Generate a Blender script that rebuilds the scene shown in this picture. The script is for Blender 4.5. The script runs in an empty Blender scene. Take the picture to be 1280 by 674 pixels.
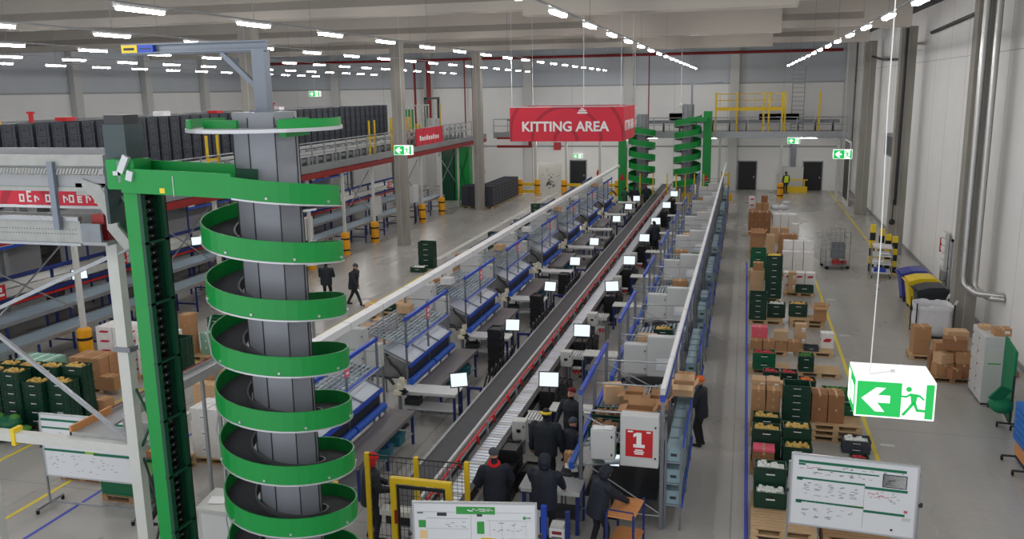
import bpy, bmesh, math, random
from mathutils import Vector, Matrix, Euler
rnd = random.Random(11)
PI = math.pi
SC = bpy.context.scene
COL = SC.collection
_on = ('zeroth first second third fourth fifth sixth seventh eighth ninth tenth eleventh twelfth thirteenth fourteenth fifteenth '
       'sixteenth seventeenth eighteenth nineteenth twentieth').split()
_tens = {20: 'twenty', 30: 'thirty', 40: 'forty', 50: 'fifty', 60: 'sixty'}
def nth(n):
    if n <= 20: return _on[n]
    t, u = n // 10 * 10, n % 10
    return _tens[t] + '-' + _on[u] if u else _tens[t][:-1] + 'ieth'

# ------------------------------------------------------------------ materials
def mat(name, col, rough=.5, metal=0., noise=0., nscale=6., bump=0., bscale=40., emit=None, estr=0., stretch=None, alpha=1., trans=0., spec=None):
    m = bpy.data.materials.new(name); m.use_nodes = True
    nt = m.node_tree; b = nt.nodes['Principled BSDF']
    c = (col[0], col[1], col[2], 1)
    b.inputs['Base Color'].default_value = c
    b.inputs['Roughness'].default_value = rough
    b.inputs['Metallic'].default_value = metal
    if spec is not None: b.inputs['Specular IOR Level'].default_value = spec
    if trans: b.inputs['Transmission Weight'].default_value = trans
    if alpha < 1: b.inputs['Alpha'].default_value = alpha
    if noise or bump:
        tc = nt.nodes.new('ShaderNodeTexCoord'); mp = nt.nodes.new('ShaderNodeMapping')
        nt.links.new(tc.outputs['Object'], mp.inputs['Vector'])
        if stretch: mp.inputs['Scale'].default_value = stretch
        if noise:
            n = nt.nodes.new('ShaderNodeTexNoise'); n.inputs['Scale'].default_value = nscale; n.inputs['Detail'].default_value = 6
            nt.links.new(mp.outputs['Vector'], n.inputs['Vector'])
            r = nt.nodes.new('ShaderNodeMapRange')
            r.inputs['From Min'].default_value = .25; r.inputs['From Max'].default_value = .75
            r.inputs['To Min'].default_value = 1 - noise; r.inputs['To Max'].default_value = 1 + noise
            nt.links.new(n.outputs['Fac'], r.inputs['Value'])
            mx = nt.nodes.new('ShaderNodeMix'); mx.data_type = 'RGBA'; mx.blend_type = 'MULTIPLY'
            mx.inputs['Factor'].default_value = 1
            mx.inputs['A'].default_value = c
            nt.links.new(r.outputs['Result'], mx.inputs['B'])
            nt.links.new(mx.outputs['Result'], b.inputs['Base Color'])
        if bump:
            n2 = nt.nodes.new('ShaderNodeTexNoise'); n2.inputs['Scale'].default_value = bscale; n2.inputs['Detail'].default_value = 3
            nt.links.new(mp.outputs['Vector'], n2.inputs['Vector'])
            bp = nt.nodes.new('ShaderNodeBump'); bp.inputs['Strength'].default_value = bump; bp.inputs['Distance'].default_value = .02
            nt.links.new(n2.outputs['Fac'], bp.inputs['Height']); nt.links.new(bp.outputs['Normal'], b.inputs['Normal'])
    if emit:
        b.inputs['Emission Color'].default_value = (*emit, 1); b.inputs['Emission Strength'].default_value = estr
    return m
def s2l(r, g, b):
    f = lambda c: (c/255/12.92) if c/255 <= .04045 else ((c/255+.055)/1.055)**2.4
    return (f(r), f(g), f(b))
LAMP = 26.
M = dict(
 white=mat('white_paint', s2l(222,222,222), .45),
 offwhite=mat('offwhite_paint', s2l(205,205,200), .5, noise=.04),
 grey=mat('grey_paint', s2l(150,152,155), .45, noise=.05),
 ltgrey=mat('light_grey_cabinet', s2l(200,201,201), .42),
 galv=mat('galvanised_steel', s2l(165,168,172), .38, .75, noise=.12, nscale=9),
 steel=mat('dull_steel', s2l(128,132,138), .4, .6, noise=.1),
 alu=mat('aluminium', s2l(200,202,205), .35, .55),
 dark=mat('dark_grey', s2l(45,48,52), .5),
 black=mat('black_plastic', s2l(26,27,30), .45),
 rubber=mat('black_rubber', s2l(22,22,22), .75),
 green=mat('green_paint', s2l(0,142,58), .38, noise=.04, nscale=3),
 dkgreen=mat('dark_green_paint', s2l(10,72,48), .45),
 crate=mat('green_crate_plastic', s2l(10,98,62), .42, noise=.06),
 cratedk=mat('dark_green_crate_plastic', s2l(10,58,42), .45, noise=.06),
 blue=mat('blue_paint', s2l(32,74,190), .42),
 dkblue=mat('dark_blue_paint', s2l(26,44,112), .45),
 padblue=mat('blue_padding', s2l(32,88,190), .55),
 red=mat('red_paint', s2l(196,28,34), .45),
 bench=mat('brown_grey_laminate', s2l(118,112,112), .4, noise=.08, nscale=3),
 feed=mat('dull_profile_grey', s2l(158,160,157), .45, .1, noise=.08, nscale=8),
 redtrim=mat('red_trim', s2l(205,48,52), .5),
 dkred=mat('dark_red_pipe_shaded_beam', s2l(140,26,28), .5),
 yellow=mat('safety_yellow', s2l(228,190,30), .45, noise=.05),
 orange=mat('orange_yellow_guard', s2l(240,168,22), .5),
 belt=mat('dark_belt', s2l(72,72,76), .7, noise=.1, nscale=3),
 slat=mat('black_slats', s2l(88,88,90), .5),
 tote=mat('dark_tote', s2l(58,62,72), .5, noise=.08),
 wood=mat('pallet_wood', s2l(196,164,124), .75, noise=.16, nscale=2.5, stretch=(1,8,8)),
 wooddk=mat('worn_pallet_wood', s2l(158,124,88), .8, noise=.18, nscale=2.5, stretch=(1,8,8)),
 ply=mat('orange_plywood', s2l(206,140,84), .6, noise=.1, nscale=3, stretch=(1,6,6)),
 carton=mat('brown_cardboard', s2l(178,134,94), .8, noise=.06, nscale=4),
 cartondk=mat('dark_brown_cardboard', s2l(150,104,70), .8, noise=.06, nscale=4),
 cartonlt=mat('light_cardboard', s2l(204,168,130), .8, noise=.05, nscale=4),
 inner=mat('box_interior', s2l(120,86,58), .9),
 cartonw=mat('white_cardboard', s2l(232,230,228), .7, noise=.03),
 tape=mat('packing_tape', s2l(200,160,112), .35),
 mint=mat('mint_cardboard', s2l(140,190,168), .75, noise=.06),
 pink=mat('pink_print', s2l(232,96,120), .6),
 logo=mat('red_print', s2l(206,40,70), .6),
 paper=mat('white_paper', s2l(240,240,240), .7),
 ink=mat('dark_ink', s2l(60,64,70), .7),
 inklt=mat('grey_ink', s2l(150,154,160), .7),
 inkred=mat('red_ink', s2l(200,110,110), .7),
 board=mat('whiteboard_face', s2l(232,234,238), .25),
 headgreen=mat('board_green', s2l(18,112,82), .5),
 sheetgreen=mat('sheet_green', s2l(58,160,72), .5),
 limegreen=mat('lime_green', s2l(150,200,60), .5),
 peach=mat('peach_square', s2l(244,206,150), .6),
 roller=mat('roller_grey', s2l(150,160,168), .35, .35),
 lattice=mat('blue_grey_roller', s2l(150,168,180), .35, .1),
 clear=mat('milky_panel', s2l(222,228,238), .25),
 bin=mat('clear_blue_grey_bin', s2l(140,166,176), .35),
 teal=mat('teal_tote', s2l(40,110,120), .45),
 binblue=mat('blue_bin_plastic', s2l(52,62,152), .4),
 binyel=mat('yellow_bin_plastic', s2l(238,206,40), .4),
 bag=mat('white_woven_bag', s2l(214,214,218), .8, noise=.05, bump=.4, bscale=9),
 cream=mat('cream_plastic', s2l(222,214,190), .45),
 skin=mat('skin', s2l(196,142,116), .55),
 jacket=mat('black_jacket', s2l(30,36,44), .75, bump=.5, bscale=14),
 jacket2=mat('dark_navy_jacket', s2l(26,32,46), .75, bump=.5, bscale=14),
 trousers=mat('black_trousers', s2l(26,27,32), .8),
 jeans=mat('dark_jeans', s2l(40,46,58), .85, noise=.12),
 shoe=mat('black_shoe', s2l(18,18,20), .5),
 hair=mat('black_hair', s2l(24,20,18), .6),
 beanie=mat('maroon_knit', s2l(110,24,34), .9),
 redhat=mat('red_knit', s2l(206,26,30), .9),
 greyhat=mat('grey_knit', s2l(70,74,82), .9),
 yelband=mat('yellow_band', s2l(236,206,40), .7),
 orangehat=mat('orange_knit', s2l(226,96,26), .85),
 hivis=mat('hi_vis_yellow', s2l(196,220,40), .6),
 netgreen=mat('green_netting', s2l(14,120,78), .8, noise=.15),
 netblue=mat('blue_sheet', s2l(30,110,196), .55, noise=.1),
 concrete=mat('column_concrete', s2l(150,146,138), .75, noise=.16, nscale=1.6, bump=.15, bscale=12, stretch=(1,1,.35)),
 beam=mat('beam_concrete', s2l(214,206,196), .8, noise=.05, nscale=.7, stretch=(.3,1,1)),
 roof=mat('unlit_dark_roof', s2l(74,74,76), .8),  # dark grey puts the unlit look of the roof into the colour
 wallw=mat('white_wall_panel', s2l(240,240,239), .5, noise=.025, nscale=.8),
 wallg=mat('grey_wall_panel', s2l(196,202,210), .5, noise=.03, nscale=.8),
 seam=mat('panel_seam', s2l(165,167,170), .5),
 colwhite=mat('white_column', s2l(206,206,204), .5),
 door=mat('black_door', s2l(24,27,32), .45),
 pipe=mat('silver_duct', s2l(196,196,194), .3, .7),
 spcol=mat('spiral_grey_sheet', s2l(150,152,160), .35, .1, noise=.05, nscale=2),
 jib=mat('grey_blue_steel', s2l(122,130,142), .4, .2),
 slate=mat('dark_green_grey_housing', s2l(58,72,76), .45),
 yline=mat('yellow_floor_tape', s2l(222,200,60), .6),
 bline=mat('blue_floor_tape', s2l(70,80,190), .6),
 wline=mat('pale_floor_tape', s2l(205,205,200), .6),
 tan=mat('tan_produce', s2l(206,170,90), .6), orangep=mat('orange_produce', s2l(224,112,40), .55),
 yellowp=mat('yellow_produce', s2l(236,206,80), .55), whitep=mat('white_produce', s2l(226,228,222), .5),
 greenp=mat('leaf_produce', s2l(70,130,50), .6), redp=mat('red_produce', s2l(180,40,50), .5), brownp=mat('brown_produce', s2l(130,92,62), .65),
 lamp=mat('lit_diffuser', (1,1,1), .4, emit=(1,.985,.96), estr=LAMP),
 screen=mat('lit_screen', s2l(90,100,110), .3, emit=(.82,.92,1.), estr=.33),
 signwhite=mat('sign_lit_white', s2l(120,125,120), .4, emit=(.93,1.,.95), estr=.4),
 signgreen=mat('sign_lit_green', s2l(0,70,25), .4, emit=(.0,.6,.1), estr=.28),
 signbox=mat('sign_box_added_glow', s2l(235,238,235), .4, emit=(1,1,1), estr=.18),  # weak glow added for the lamp light on the box top
 gauze=mat('stretch_wrap', s2l(220,220,220), .2, alpha=.35),
)
def banner_mat(name, base, dark):
    m = mat(name, base, .55, bump=.25, bscale=2.2); nt = m.node_tree; b = nt.nodes['Principled BSDF']
    tc = nt.nodes.new('ShaderNodeTexCoord'); w = nt.nodes.new('ShaderNodeTexWave'); w.wave_type = 'RINGS'; w.rings_direction = 'SPHERICAL'
    w.inputs['Scale'].default_value = .3; w.inputs['Distortion'].default_value = 2.; w.inputs['Detail'].default_value = 0
    nt.links.new(tc.outputs['Object'], w.inputs['Vector'])
    r = nt.nodes.new('ShaderNodeValToRGB'); r.color_ramp.elements[0].position = .93; r.color_ramp.elements[1].position = .97
    r.color_ramp.elements[0].color = (*base, 1); r.color_ramp.elements[1].color = (*dark, 1)
    nt.links.new(w.outputs['Fac'], r.inputs['Fac']); nt.links.new(r.outputs['Color'], b.inputs['Base Color'])
    return m
M['banner'] = banner_mat('red_banner_fabric', s2l(216,38,62), s2l(176,24,48))

# polished concrete floor: joints, tyre marks along the aisles, cloudy mottling
def floor_mat():
    m = bpy.data.materials.new('polished_concrete_floor'); m.use_nodes = True
    nt = m.node_tree; L = nt.links.new; b = nt.nodes['Principled BSDF']
    tc = nt.nodes.new('ShaderNodeTexCoord')
    def noise(scale, vs, det=5):
        mp = nt.nodes.new('ShaderNodeMapping'); mp.inputs['Scale'].default_value = vs; L(tc.outputs['Object'], mp.inputs['Vector'])
        n = nt.nodes.new('ShaderNodeTexNoise'); n.inputs['Scale'].default_value = scale; n.inputs['Detail'].default_value = det
        L(mp.outputs['Vector'], n.inputs['Vector']); return n.outputs['Fac']
    def rng(f, a, b_, lo, hi):
        r = nt.nodes.new('ShaderNodeMapRange'); r.inputs['From Min'].default_value = a; r.inputs['From Max'].default_value = b_
        r.inputs['To Min'].default_value = lo; r.inputs['To Max'].default_value = hi; L(f, r.inputs['Value']); return r.outputs['Result']
    def mul(a, c):
        x = nt.nodes.new('ShaderNodeMath'); x.operation = 'MULTIPLY'; L(a, x.inputs[0]); L(c, x.inputs[1]); return x.outputs[0]
    cloud = rng(noise(.3, (1,1,1), 3), .0, 1., .84, 1.14)
    streak = rng(noise(.9, (1.3,.05,1), 2), .0, 1., .76, 1.2)
    fine = rng(noise(7, (1,1,1)), .0, 1., .92, 1.08)
    v = mul(mul(cloud, streak), fine)
    mx = nt.nodes.new('ShaderNodeMix'); mx.data_type = 'RGBA'; mx.blend_type = 'MULTIPLY'; mx.inputs['Factor'].default_value = 1
    mx.inputs['A'].default_value = (*s2l(172,169,164), 1); L(v, mx.inputs['B'])
    br = nt.nodes.new('ShaderNodeTexBrick'); br.offset = 0; br.inputs['Scale'].default_value = 1
    br.inputs['Brick Width'].default_value = 7.5; br.inputs['Row Height'].default_value = 7.5; br.inputs['Mortar Size'].default_value = .02
    br.inputs['Color1'].default_value = br.inputs['Color2'].default_value = (1,1,1,1); br.inputs['Mortar'].default_value = (.72,.72,.72,1)
    L(tc.outputs['Object'], br.inputs['Vector'])
    m2 = nt.nodes.new('ShaderNodeMix'); m2.data_type = 'RGBA'; m2.blend_type = 'MULTIPLY'; m2.inputs['Factor'].default_value = 1
    L(mx.outputs['Result'], m2.inputs['A']); L(br.outputs['Color'], m2.inputs['B'])
    L(m2.outputs['Result'], b.inputs['Base Color'])
    L(rng(noise(.5, (1,.4,1),2), .0, 1., .2, .36), b.inputs['Roughness'])
    return m
M['floor'] = floor_mat()

# ------------------------------------------------------------------ mesh builder
class MB:
    def __init__(s): s.v = []; s.f = []; s.m = []; s.s = []; s.mats = []
    def mi(s, m):
        m = M[m] if isinstance(m, str) else m
        if m not in s.mats: s.mats.append(m)
        return s.mats.index(m)
    def add(s, vs, fs, m, smooth=False):
        o = len(s.v); s.v += [tuple(v) for v in vs]; k = s.mi(m)
        for f in fs: s.f.append([i+o for i in f]); s.m.append(k); s.s.append(smooth)
        return s
    def bx(s, x0, x1, y0, y1, z0, z1, m):
        return s.add([(x0,y0,z0),(x1,y0,z0),(x1,y1,z0),(x0,y1,z0),(x0,y0,z1),(x1,y0,z1),(x1,y1,z1),(x0,y1,z1)],
              [(0,3,2,1),(4,5,6,7),(0,1,5,4),(1,2,6,5),(2,3,7,6),(3,0,4,7)], m)
    def cb(s, cx, cy, z0, sx, sy, sz, m): return s.bx(cx-sx/2, cx+sx/2, cy-sy/2, cy+sy/2, z0, z0+sz, m)
    def ob(s, c, size, m, rot=(0,0,0)):
        R_ = Euler(rot).to_matrix(); c = Vector(c); vs = []
        for z in (-.5,.5):
            for x, y in ((-.5,-.5),(.5,-.5),(.5,.5),(-.5,.5)): vs.append(c + R_ @ Vector((x*size[0], y*size[1], z*size[2])))
        return s.add(vs, [(0,3,2,1),(4,5,6,7),(0,1,5,4),(1,2,6,5),(2,3,7,6),(3,0,4,7)], m)
    def beam(s, p, q, w, h, m, up=(0,0,1)):
        p = Vector(p); q = Vector(q); d = (q-p).normalized(); up = Vector(up)
        if abs(d.dot(up)) > .98: up = Vector((0,1,0))
        sd = d.cross(up).normalized(); u = sd.cross(d)
        vs = [e + sd*a*w/2 + u*b*h/2 for e in (p,q) for a,b in ((-1,-1),(1,-1),(1,1),(-1,1))]
        return s.add(vs, [(0,1,2,3),(7,6,5,4),(0,4,5,1),(1,5,6,2),(2,6,7,3),(3,7,4,0)], m)
    def cyl(s, x, y, z0, z1, r, m, n=14, r2=None, cap=True):
        r2 = r if r2 is None else r2
        vs = [(x+r*math.cos(2*PI*i/n), y+r*math.sin(2*PI*i/n), z0) for i in range(n)] + [(x+r2*math.cos(2*PI*i/n), y+r2*math.sin(2*PI*i/n), z1) for i in range(n)]
        s.add(vs, [(i,(i+1)%n,n+(i+1)%n,n+i) for i in range(n)], m, n > 8)
        if cap: s.add(vs, [tuple(range(n-1,-1,-1)), tuple(range(n,2*n))], m)
        return s
    def tube(s, pts, r, m, n=8, closed=False):
        pts = [Vector(p) for p in pts]; N = len(pts); vs = []; pu = None
        for i, p in enumerate(pts):
            if closed: d = (pts[(i+1)%N]-pts[i-1]).normalized()
            else: d = (pts[min(i+1,N-1)]-pts[max(i-1,0)]).normalized()
            if pu is None: pu = d.orthogonal().normalized()
            u = (pu - d*pu.dot(d)).normalized(); pu = u; w = d.cross(u)
            rr = r[i] if isinstance(r, (list,tuple)) else r
            vs += [p + (u*math.cos(2*PI*k/n) + w*math.sin(2*PI*k/n))*rr for k in range(n)]
        fs = [(i*n+k, i*n+(k+1)%n, ((i+1)%N)*n+(k+1)%n, ((i+1)%N)*n+k) for i in range(N if closed else N-1) for k in range(n)]
        s.add(vs, fs, m, True)
        if not closed: s.add([vs[i] for i in range(n)][::-1], [tuple(range(n))], m); s.add(vs[-n:], [tuple(range(n))], m)
        return s
    def prism(s, poly, ax, a, b, m):
        def pt(u, w, t): return {'x':(t,u,w),'y':(u,t,w),'z':(u,w,t)}[ax]
        n = len(poly); vs = [pt(u,w,a) for u,w in poly] + [pt(u,w,b) for u,w in poly]
        return s.add(vs, [tuple(range(n))[::-1], tuple(range(n,2*n))] + [(i,(i+1)%n,n+(i+1)%n,n+i) for i in range(n)], m)
    def ball(s, c, r, m, n=8, sz=(1,1,1)):
        vs = [(c[0],c[1],c[2]-r*sz[2])]; k = max(4, n//2+1)
        for j in range(1, k):
            a = -PI/2 + PI*j/k
            vs += [(c[0]+r*sz[0]*math.cos(a)*math.cos(2*PI*i/n), c[1]+r*sz[1]*math.cos(a)*math.sin(2*PI*i/n), c[2]+r*sz[2]*math.sin(a)) for i in range(n)]
        vs.append((c[0],c[1],c[2]+r*sz[2])); t = len(vs)-1
        fs = [(0, 1+(i+1)%n, 1+i) for i in range(n)]
        for j in range(k-2): fs += [(1+j*n+i, 1+j*n+(i+1)%n, 1+(j+1)*n+(i+1)%n, 1+(j+1)*n+i) for i in range(n)]
        fs += [(1+(k-2)*n+i, 1+(k-2)*n+(i+1)%n, t) for i in range(n)]
        return s.add(vs, fs, m, True)
    def mesh(s, name):
        me = bpy.data.meshes.new(name); me.from_pydata(s.v, [], s.f)
        for m in s.mats: me.materials.append(m)
        me.polygons.foreach_set('material_index', s.m); me.polygons.foreach_set('use_smooth', s.s)
        bm = bmesh.new(); bm.from_mesh(me); bmesh.ops.recalc_face_normals(bm, faces=bm.faces); bm.to_mesh(me); bm.free()
        me.update(); return me
    def build(s, name, parent=None, loc=(0,0,0), rz=0, bevel=0):
        return link(name, s.mesh(name), parent, loc, rz, bevel)
def link(name, me, parent=None, loc=(0,0,0), rz=0, bevel=0):
    o = bpy.data.objects.new(name, me); COL.objects.link(o)
    o.location = loc; o.rotation_euler = (0,0,rz)
    if parent: o.parent = parent
    if bevel:
        b = o.modifiers.new('bevel', 'BEVEL'); b.width = bevel; b.segments = 2; b.limit_method = 'ANGLE'
    return o
def tag(o, label, cat, group=None, kind=None):
    o['label'] = label; o['category'] = cat
    if group: o['group'] = group
    if kind: o['kind'] = kind
    return o
def thing(name, label, cat, loc=(0,0,0), rz=0, group=None):
    o = bpy.data.objects.new(name, None); COL.objects.link(o); o.location = loc; o.rotation_euler = (0,0,rz); o.empty_display_size = .1
    return tag(o, label, cat, group)
def solo(name, mb, label, cat, loc=(0,0,0), rz=0, group=None, bevel=0, kind=None):
    return tag(mb.build(name, None, loc, rz, bevel), label, cat, group, kind)
def struct(name, mb, loc=(0,0,0)):
    o = mb.build(name, None, loc); o['kind'] = 'structure'; return o
_kids = {}
def kids(o):
    return [c for c in COL.objects if c.parent == o] if o.name not in _kids else _kids[o.name]
def dup(root, loc, rz=0, label=None, group=None):
    if root.name not in _kids: _kids[root.name] = [(c, [d for d in COL.objects if d.parent == c]) for c in COL.objects if c.parent == root]
    r = root.copy(); COL.objects.link(r); r.location = loc; r.rotation_euler = (0,0,rz)
    if label: r['label'] = label
    if group: r['group'] = group
    for c, gs in _kids[root.name]:
        k = c.copy(); COL.objects.link(k); k.parent = r
        for g in gs:
            d = g.copy(); COL.objects.link(d); d.parent = k
    return r
def text_mesh(txt, size, m, bold=.02, extrude=.004):
    cu = bpy.data.curves.new('lettering', 'FONT'); cu.body = txt; cu.size = size; cu.offset = bold*size; cu.extrude = extrude
    cu.align_x = 'CENTER'; cu.align_y = 'CENTER'
    o = bpy.data.objects.new('tmp', cu); COL.objects.link(o)
    bpy.context.view_layer.update()
    me = bpy.data.meshes.new_from_object(o.evaluated_get(bpy.context.evaluated_depsgraph_get()))
    bpy.data.objects.remove(o); me.materials.clear(); me.materials.append(M[m] if isinstance(m, str) else m); return me
def lettering(txt, size, m, parent, loc, rot=(PI/2,0,0), bold=.02, sx=1.):
    o = link('lettering', text_mesh(txt, size, m, bold), parent, loc); o.rotation_euler = rot; o.scale = (sx,1,1); return o

# ------------------------------------------------------------------ camera
CH = 8.6
cam = bpy.data.cameras.new('camera'); camo = bpy.data.objects.new('camera', cam); COL.objects.link(camo)
r_, d_, f_ = Vector((.9667101,.25538611,-.01579612)), Vector((.0367818,-.19979186,-.97914775)), Vector((-.25321667,.94597101,-.20253437))
mw = Matrix(((r_.x,-d_.x,-f_.x,0),(r_.y,-d_.y,-f_.y,0),(r_.z,-d_.z,-f_.z,CH),(0,0,0,1)))
camo.matrix_world = mw
cam.sensor_width = 36; cam.lens = 1089/1280*36; cam.clip_end = 300; cam.clip_start = .1
SC.camera = camo

# ------------------------------------------------------------------ room shell
XR, XL, YB = 8.4, -45.5, 76.
struct('floor', MB().bx(XL-.5, XR+.5, 2, YB+.5, -.2, 0, 'floor'))
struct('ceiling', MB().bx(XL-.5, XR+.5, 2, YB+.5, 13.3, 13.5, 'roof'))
w = MB().bx(XL-.5, XR+.5, YB, YB+.3, 8.85, 13.3, 'wallg').bx(XL-.5, XR+.5, YB, YB+.3, 0, 8.75, 'wallw').bx(XL-.5, XR+.5, YB-.03, YB+.3, 8.75, 8.87, 'seam').bx(XL-.5, XR+.5, YB-.03, YB+.3, 3.55, 3.68, 'seam')
for i in range(12): w.bx(XL+4.4*i, XL+4.4*i+.02, YB-.006, YB, 0, 13.3, 'seam')
struct('wall_back', w)
w = MB().bx(XL-.3, XL, 2, YB, 0, 8.75, 'wallw').bx(XL-.3, XL, 2, YB, 8.85, 13.3, 'wallg').bx(XL-.3, XL+.03, 2, YB, 8.75, 8.87, 'seam')
struct('wall_left', w)
w = MB().bx(XR, XR+.3, 2, YB, 0, 12.2, 'wallw').bx(XR, XR+.3, 2, YB, 12.2, 13.3, 'roof')  # strip at the wall top painted dark to read as unlit
for i in range(24): w.bx(XR-.004, XR, 3+3.0*i, 3+3.0*i+.012, 0, 12.2, 'seam')
w.bx(XR-.004, XR, 2, YB, 9.6, 9.62, 'seam')
struct('wall_right', w)
struct('baseboard_right', MB().bx(XR-.04, XR-.001, 2, YB-.1, 0, .16, 'grey'))

# roof beams: deep webs on a wide bottom flange, end blocks over the columns
def roof_beam(n, y):
    b = MB(); x0, x1 = XL, 7.3
    prof = [(y-.42,11.3),(y+.42,11.3),(y+.42,11.62),(y+.14,11.95),(y+.14,13.29),(y-.14,13.29),(y-.14,11.95),(y-.42,11.62)]
    b.prism(prof, 'x', x0, x1, 'beam')
    b.bx(-7.6, 1.5, y-.5, y+.5, 11.1, 13.29, 'beam'); b.bx(5.2, 7.3, y-.46, y+.46, 11.2, 13.29, 'beam')
    struct('roof_beam_%d' % n, b)
for i, y in enumerate((15.9, 30.85, 45.8, 60.75)): roof_beam(i+1, y)
# concrete columns
cn = 0
for x, y in ((-18.6,30.85),(-18.6,45.8),(-18.6,60.75),(7.6,17.9),(7.55,32.6),(7.55,47.5),(7.65,62.2)):
    if True:
        cn += 1; w_ = .29 if x < 0 else .36
        b = MB().bx(x-w_,x+w_,y-.3,y+.3,0,11.3,'concrete')
        b.bx(x-.02,x+.02,y-.305,y-.3,0,11.2,'seam')
        o = struct('concrete_column_%d' % cn, b); 
        m_ = o.modifiers.new('b','BEVEL'); m_.width = .025; m_.segments = 2
for i, x in enumerate((-37,-27.8,-18.6,-9.8,-1.0,7.9)):
    struct('wall_column_%d' % (i+1), MB().bx(x-.36,x+.36,YB-.45,YB-.035,0,12.6,'colwhite'))
for i, y in enumerate((29.5,37,44.6,52.2,59.8,67.4)):
    struct('side_column_%d' % (i+1), MB().bx(XL+.03,XL+.5,y-.36,y+.36,0,12.6,'colwhite'))

# floor markings
fm = MB()
def line(x0,x1,y0,y1,m,z=.004): fm.bx(x0,x1,y0,y1,.0,z,m)
line(3.22,3.32,14.5,44,'yline'); line(6.78,6.88,42,75.5,'yline'); line(-14.66,-14.56,6,40,'yline'); line(-17.2,-17.1,6,34,'yline')
line(.26,.34,15.5,44,'bline'); line(-13.6,-13.52,8,30,'bline')
for x,y in ((3.45,44.5),(3.45,36.6),(3.45,31.2),(3.45,26.1),(3.45,21.4)): line(x,x+.32,y,y+.14,'wline')
for x,y in ((-14.4,15.3),(-13.2,15.0),(-14.4,17.2)): line(x,x+.6,y,y+.08,'bline')
line(-15.4,-15.1,42,74,'wline',.003)
struct('floor_markings', fm)

# ------------------------------------------------------------------ tube lamps in rows on tracks
ROWS = [('over the pallet aisle', lambda y: 2.9, 17.3), ('over the central belt', lambda y: -3.55-.0085*(y-17), 17.0),
        ('left of the red banner', lambda y: -9.95-.023*(y-13), 13.2), ('left of the belt line', lambda y: -14.4-.05*(y-13), 14.6),
        ('along the mezzanine edge', lambda y: -19.4-.088*(y-17), 16.6), ('above the mezzanine', lambda y: -25.-.125*(y-24), 14.9),
        ('over the black tote wall', lambda y: -30.2-.16*(y-30), 12.3)]
lamp0 = None
for ri, (rn, fx, y0) in enumerate(ROWS):
    tr = MB(); n = 0; ys = []
    k = -2 if ri < 4 else 0
    y = y0 + 3.72*k
    while y < 73:
        ys.append(y); y += 3.72
    p = [(fx(ys[0]-1), ys[0]-1, 10.1), (fx(ys[-1]+1), ys[-1]+1, 10.1)]
    tr.beam(p[0], p[1], .035, .035, 'grey')
    for yy in ys[::3]: tr.beam((fx(yy),yy,10.12),(fx(yy),yy,13.28),.012,.012,'grey')
    solo('lamp_rail', tr, 'thin grey lamp track hung from the roof '+rn, 'lamp track', group='lamp tracks')
    vis = 0
    for yy in ys:
        vis += 1
        lab = '%s lit tube lamp from the near end of the row %s' % (nth(vis), rn)
        loc = (fx(yy), yy, 10.0)
        if lamp0 is None:
            lamp0 = thing('ceiling_lamp', lab, 'lamp', loc, 0, 'tube lamps in rows under the roof')
            MB().bx(-.07,.07,-.6,.6,.03,.075,'white').build('housing', lamp0)
            MB().prism([(-.06,.03),(.06,.03),(.05,-.025),(-.05,-.025)],'y',-.56,.56,'lamp').build('diffuser', lamp0)
        else: dup(lamp0, loc, 0, lab)
# red sprinkler mains and risers
def pipe(name, pts, r, m, label, cat='pipe', group=None): return solo(name, MB().tube(pts, r, m, 8), label, cat, group=group)
pipe('sprinkler_pipe', [(XL+1,74.9,11.25),(7.2,74.9,11.25)], .11, 'dkred', 'long red sprinkler main running under the roof along the back wall')
pipe('sprinkler_pipe', [(7.95,32,12.6),(7.95,59,12.6)], .09, 'red', 'red sprinkler pipe under the roof along the wall with the silver ducts')
for x, r, ww in ((-27.6,.2,'thick'),(-28.9,.11,'slimmer'),(-24.2,.06,'thin'),(-23.5,.05,'thinnest')):
    pipe('riser_pipe', [(x,75.2,4.6),(x,75.2,11.2)], r, 'dkred', ww+' red riser pipe on the back wall beside the mezzanine banner')
pipe('riser_pipe', [(-7.9,74.5,1.2),(-7.9,74.5,11.2)], .05, 'dkred', 'thin red riser pipe behind the hanging banner')
# ------------------------------------------------------------------ left mezzanine
EX = -20.4   # mezzanine front edge
PY = [22.9+3.9*i for i in range(-3,12)]
struct('mezzanine_floor', MB().bx(-24.4,0,0,60.5,4.76,5.0,'grey').bx(.0,.1,0,60.5,4.78,5.12,'galv'), (EX,8,0))
b = MB().bx(-.02,.1,0,60.5,4.46,4.74,'dkred')  # darker red paints in the beam's lack of direct light
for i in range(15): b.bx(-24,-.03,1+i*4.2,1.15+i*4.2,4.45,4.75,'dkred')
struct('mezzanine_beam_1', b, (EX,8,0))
for i, y in enumerate(PY): struct('mezzanine_column_%d' % (i+1), MB().bx(-.07,.07,-.07,.07,0,4.44,'offwhite'), (EX-.2,y,0))
for i, y in enumerate(PY[::2]):
    struct('mezzanine_column_%d' % (i+30), MB().bx(-.1,.1,-.1,.1,0,4.44,'grey'), (EX-7,y,0))
    solo('wind_brace_rail', MB().beam((0,.1,4.2),(0,3.8,1.9),.04,.04,'galv').beam((0.05,.1,1.9),(.05,3.8,4.2),.04,.04,'galv'),
         'crossed thin steel wind brace under the mezzanine edge, %s bay from left' % nth(i*2+1), 'brace', (EX-.4,y,0), group='wind braces of the mezzanine')
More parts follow.
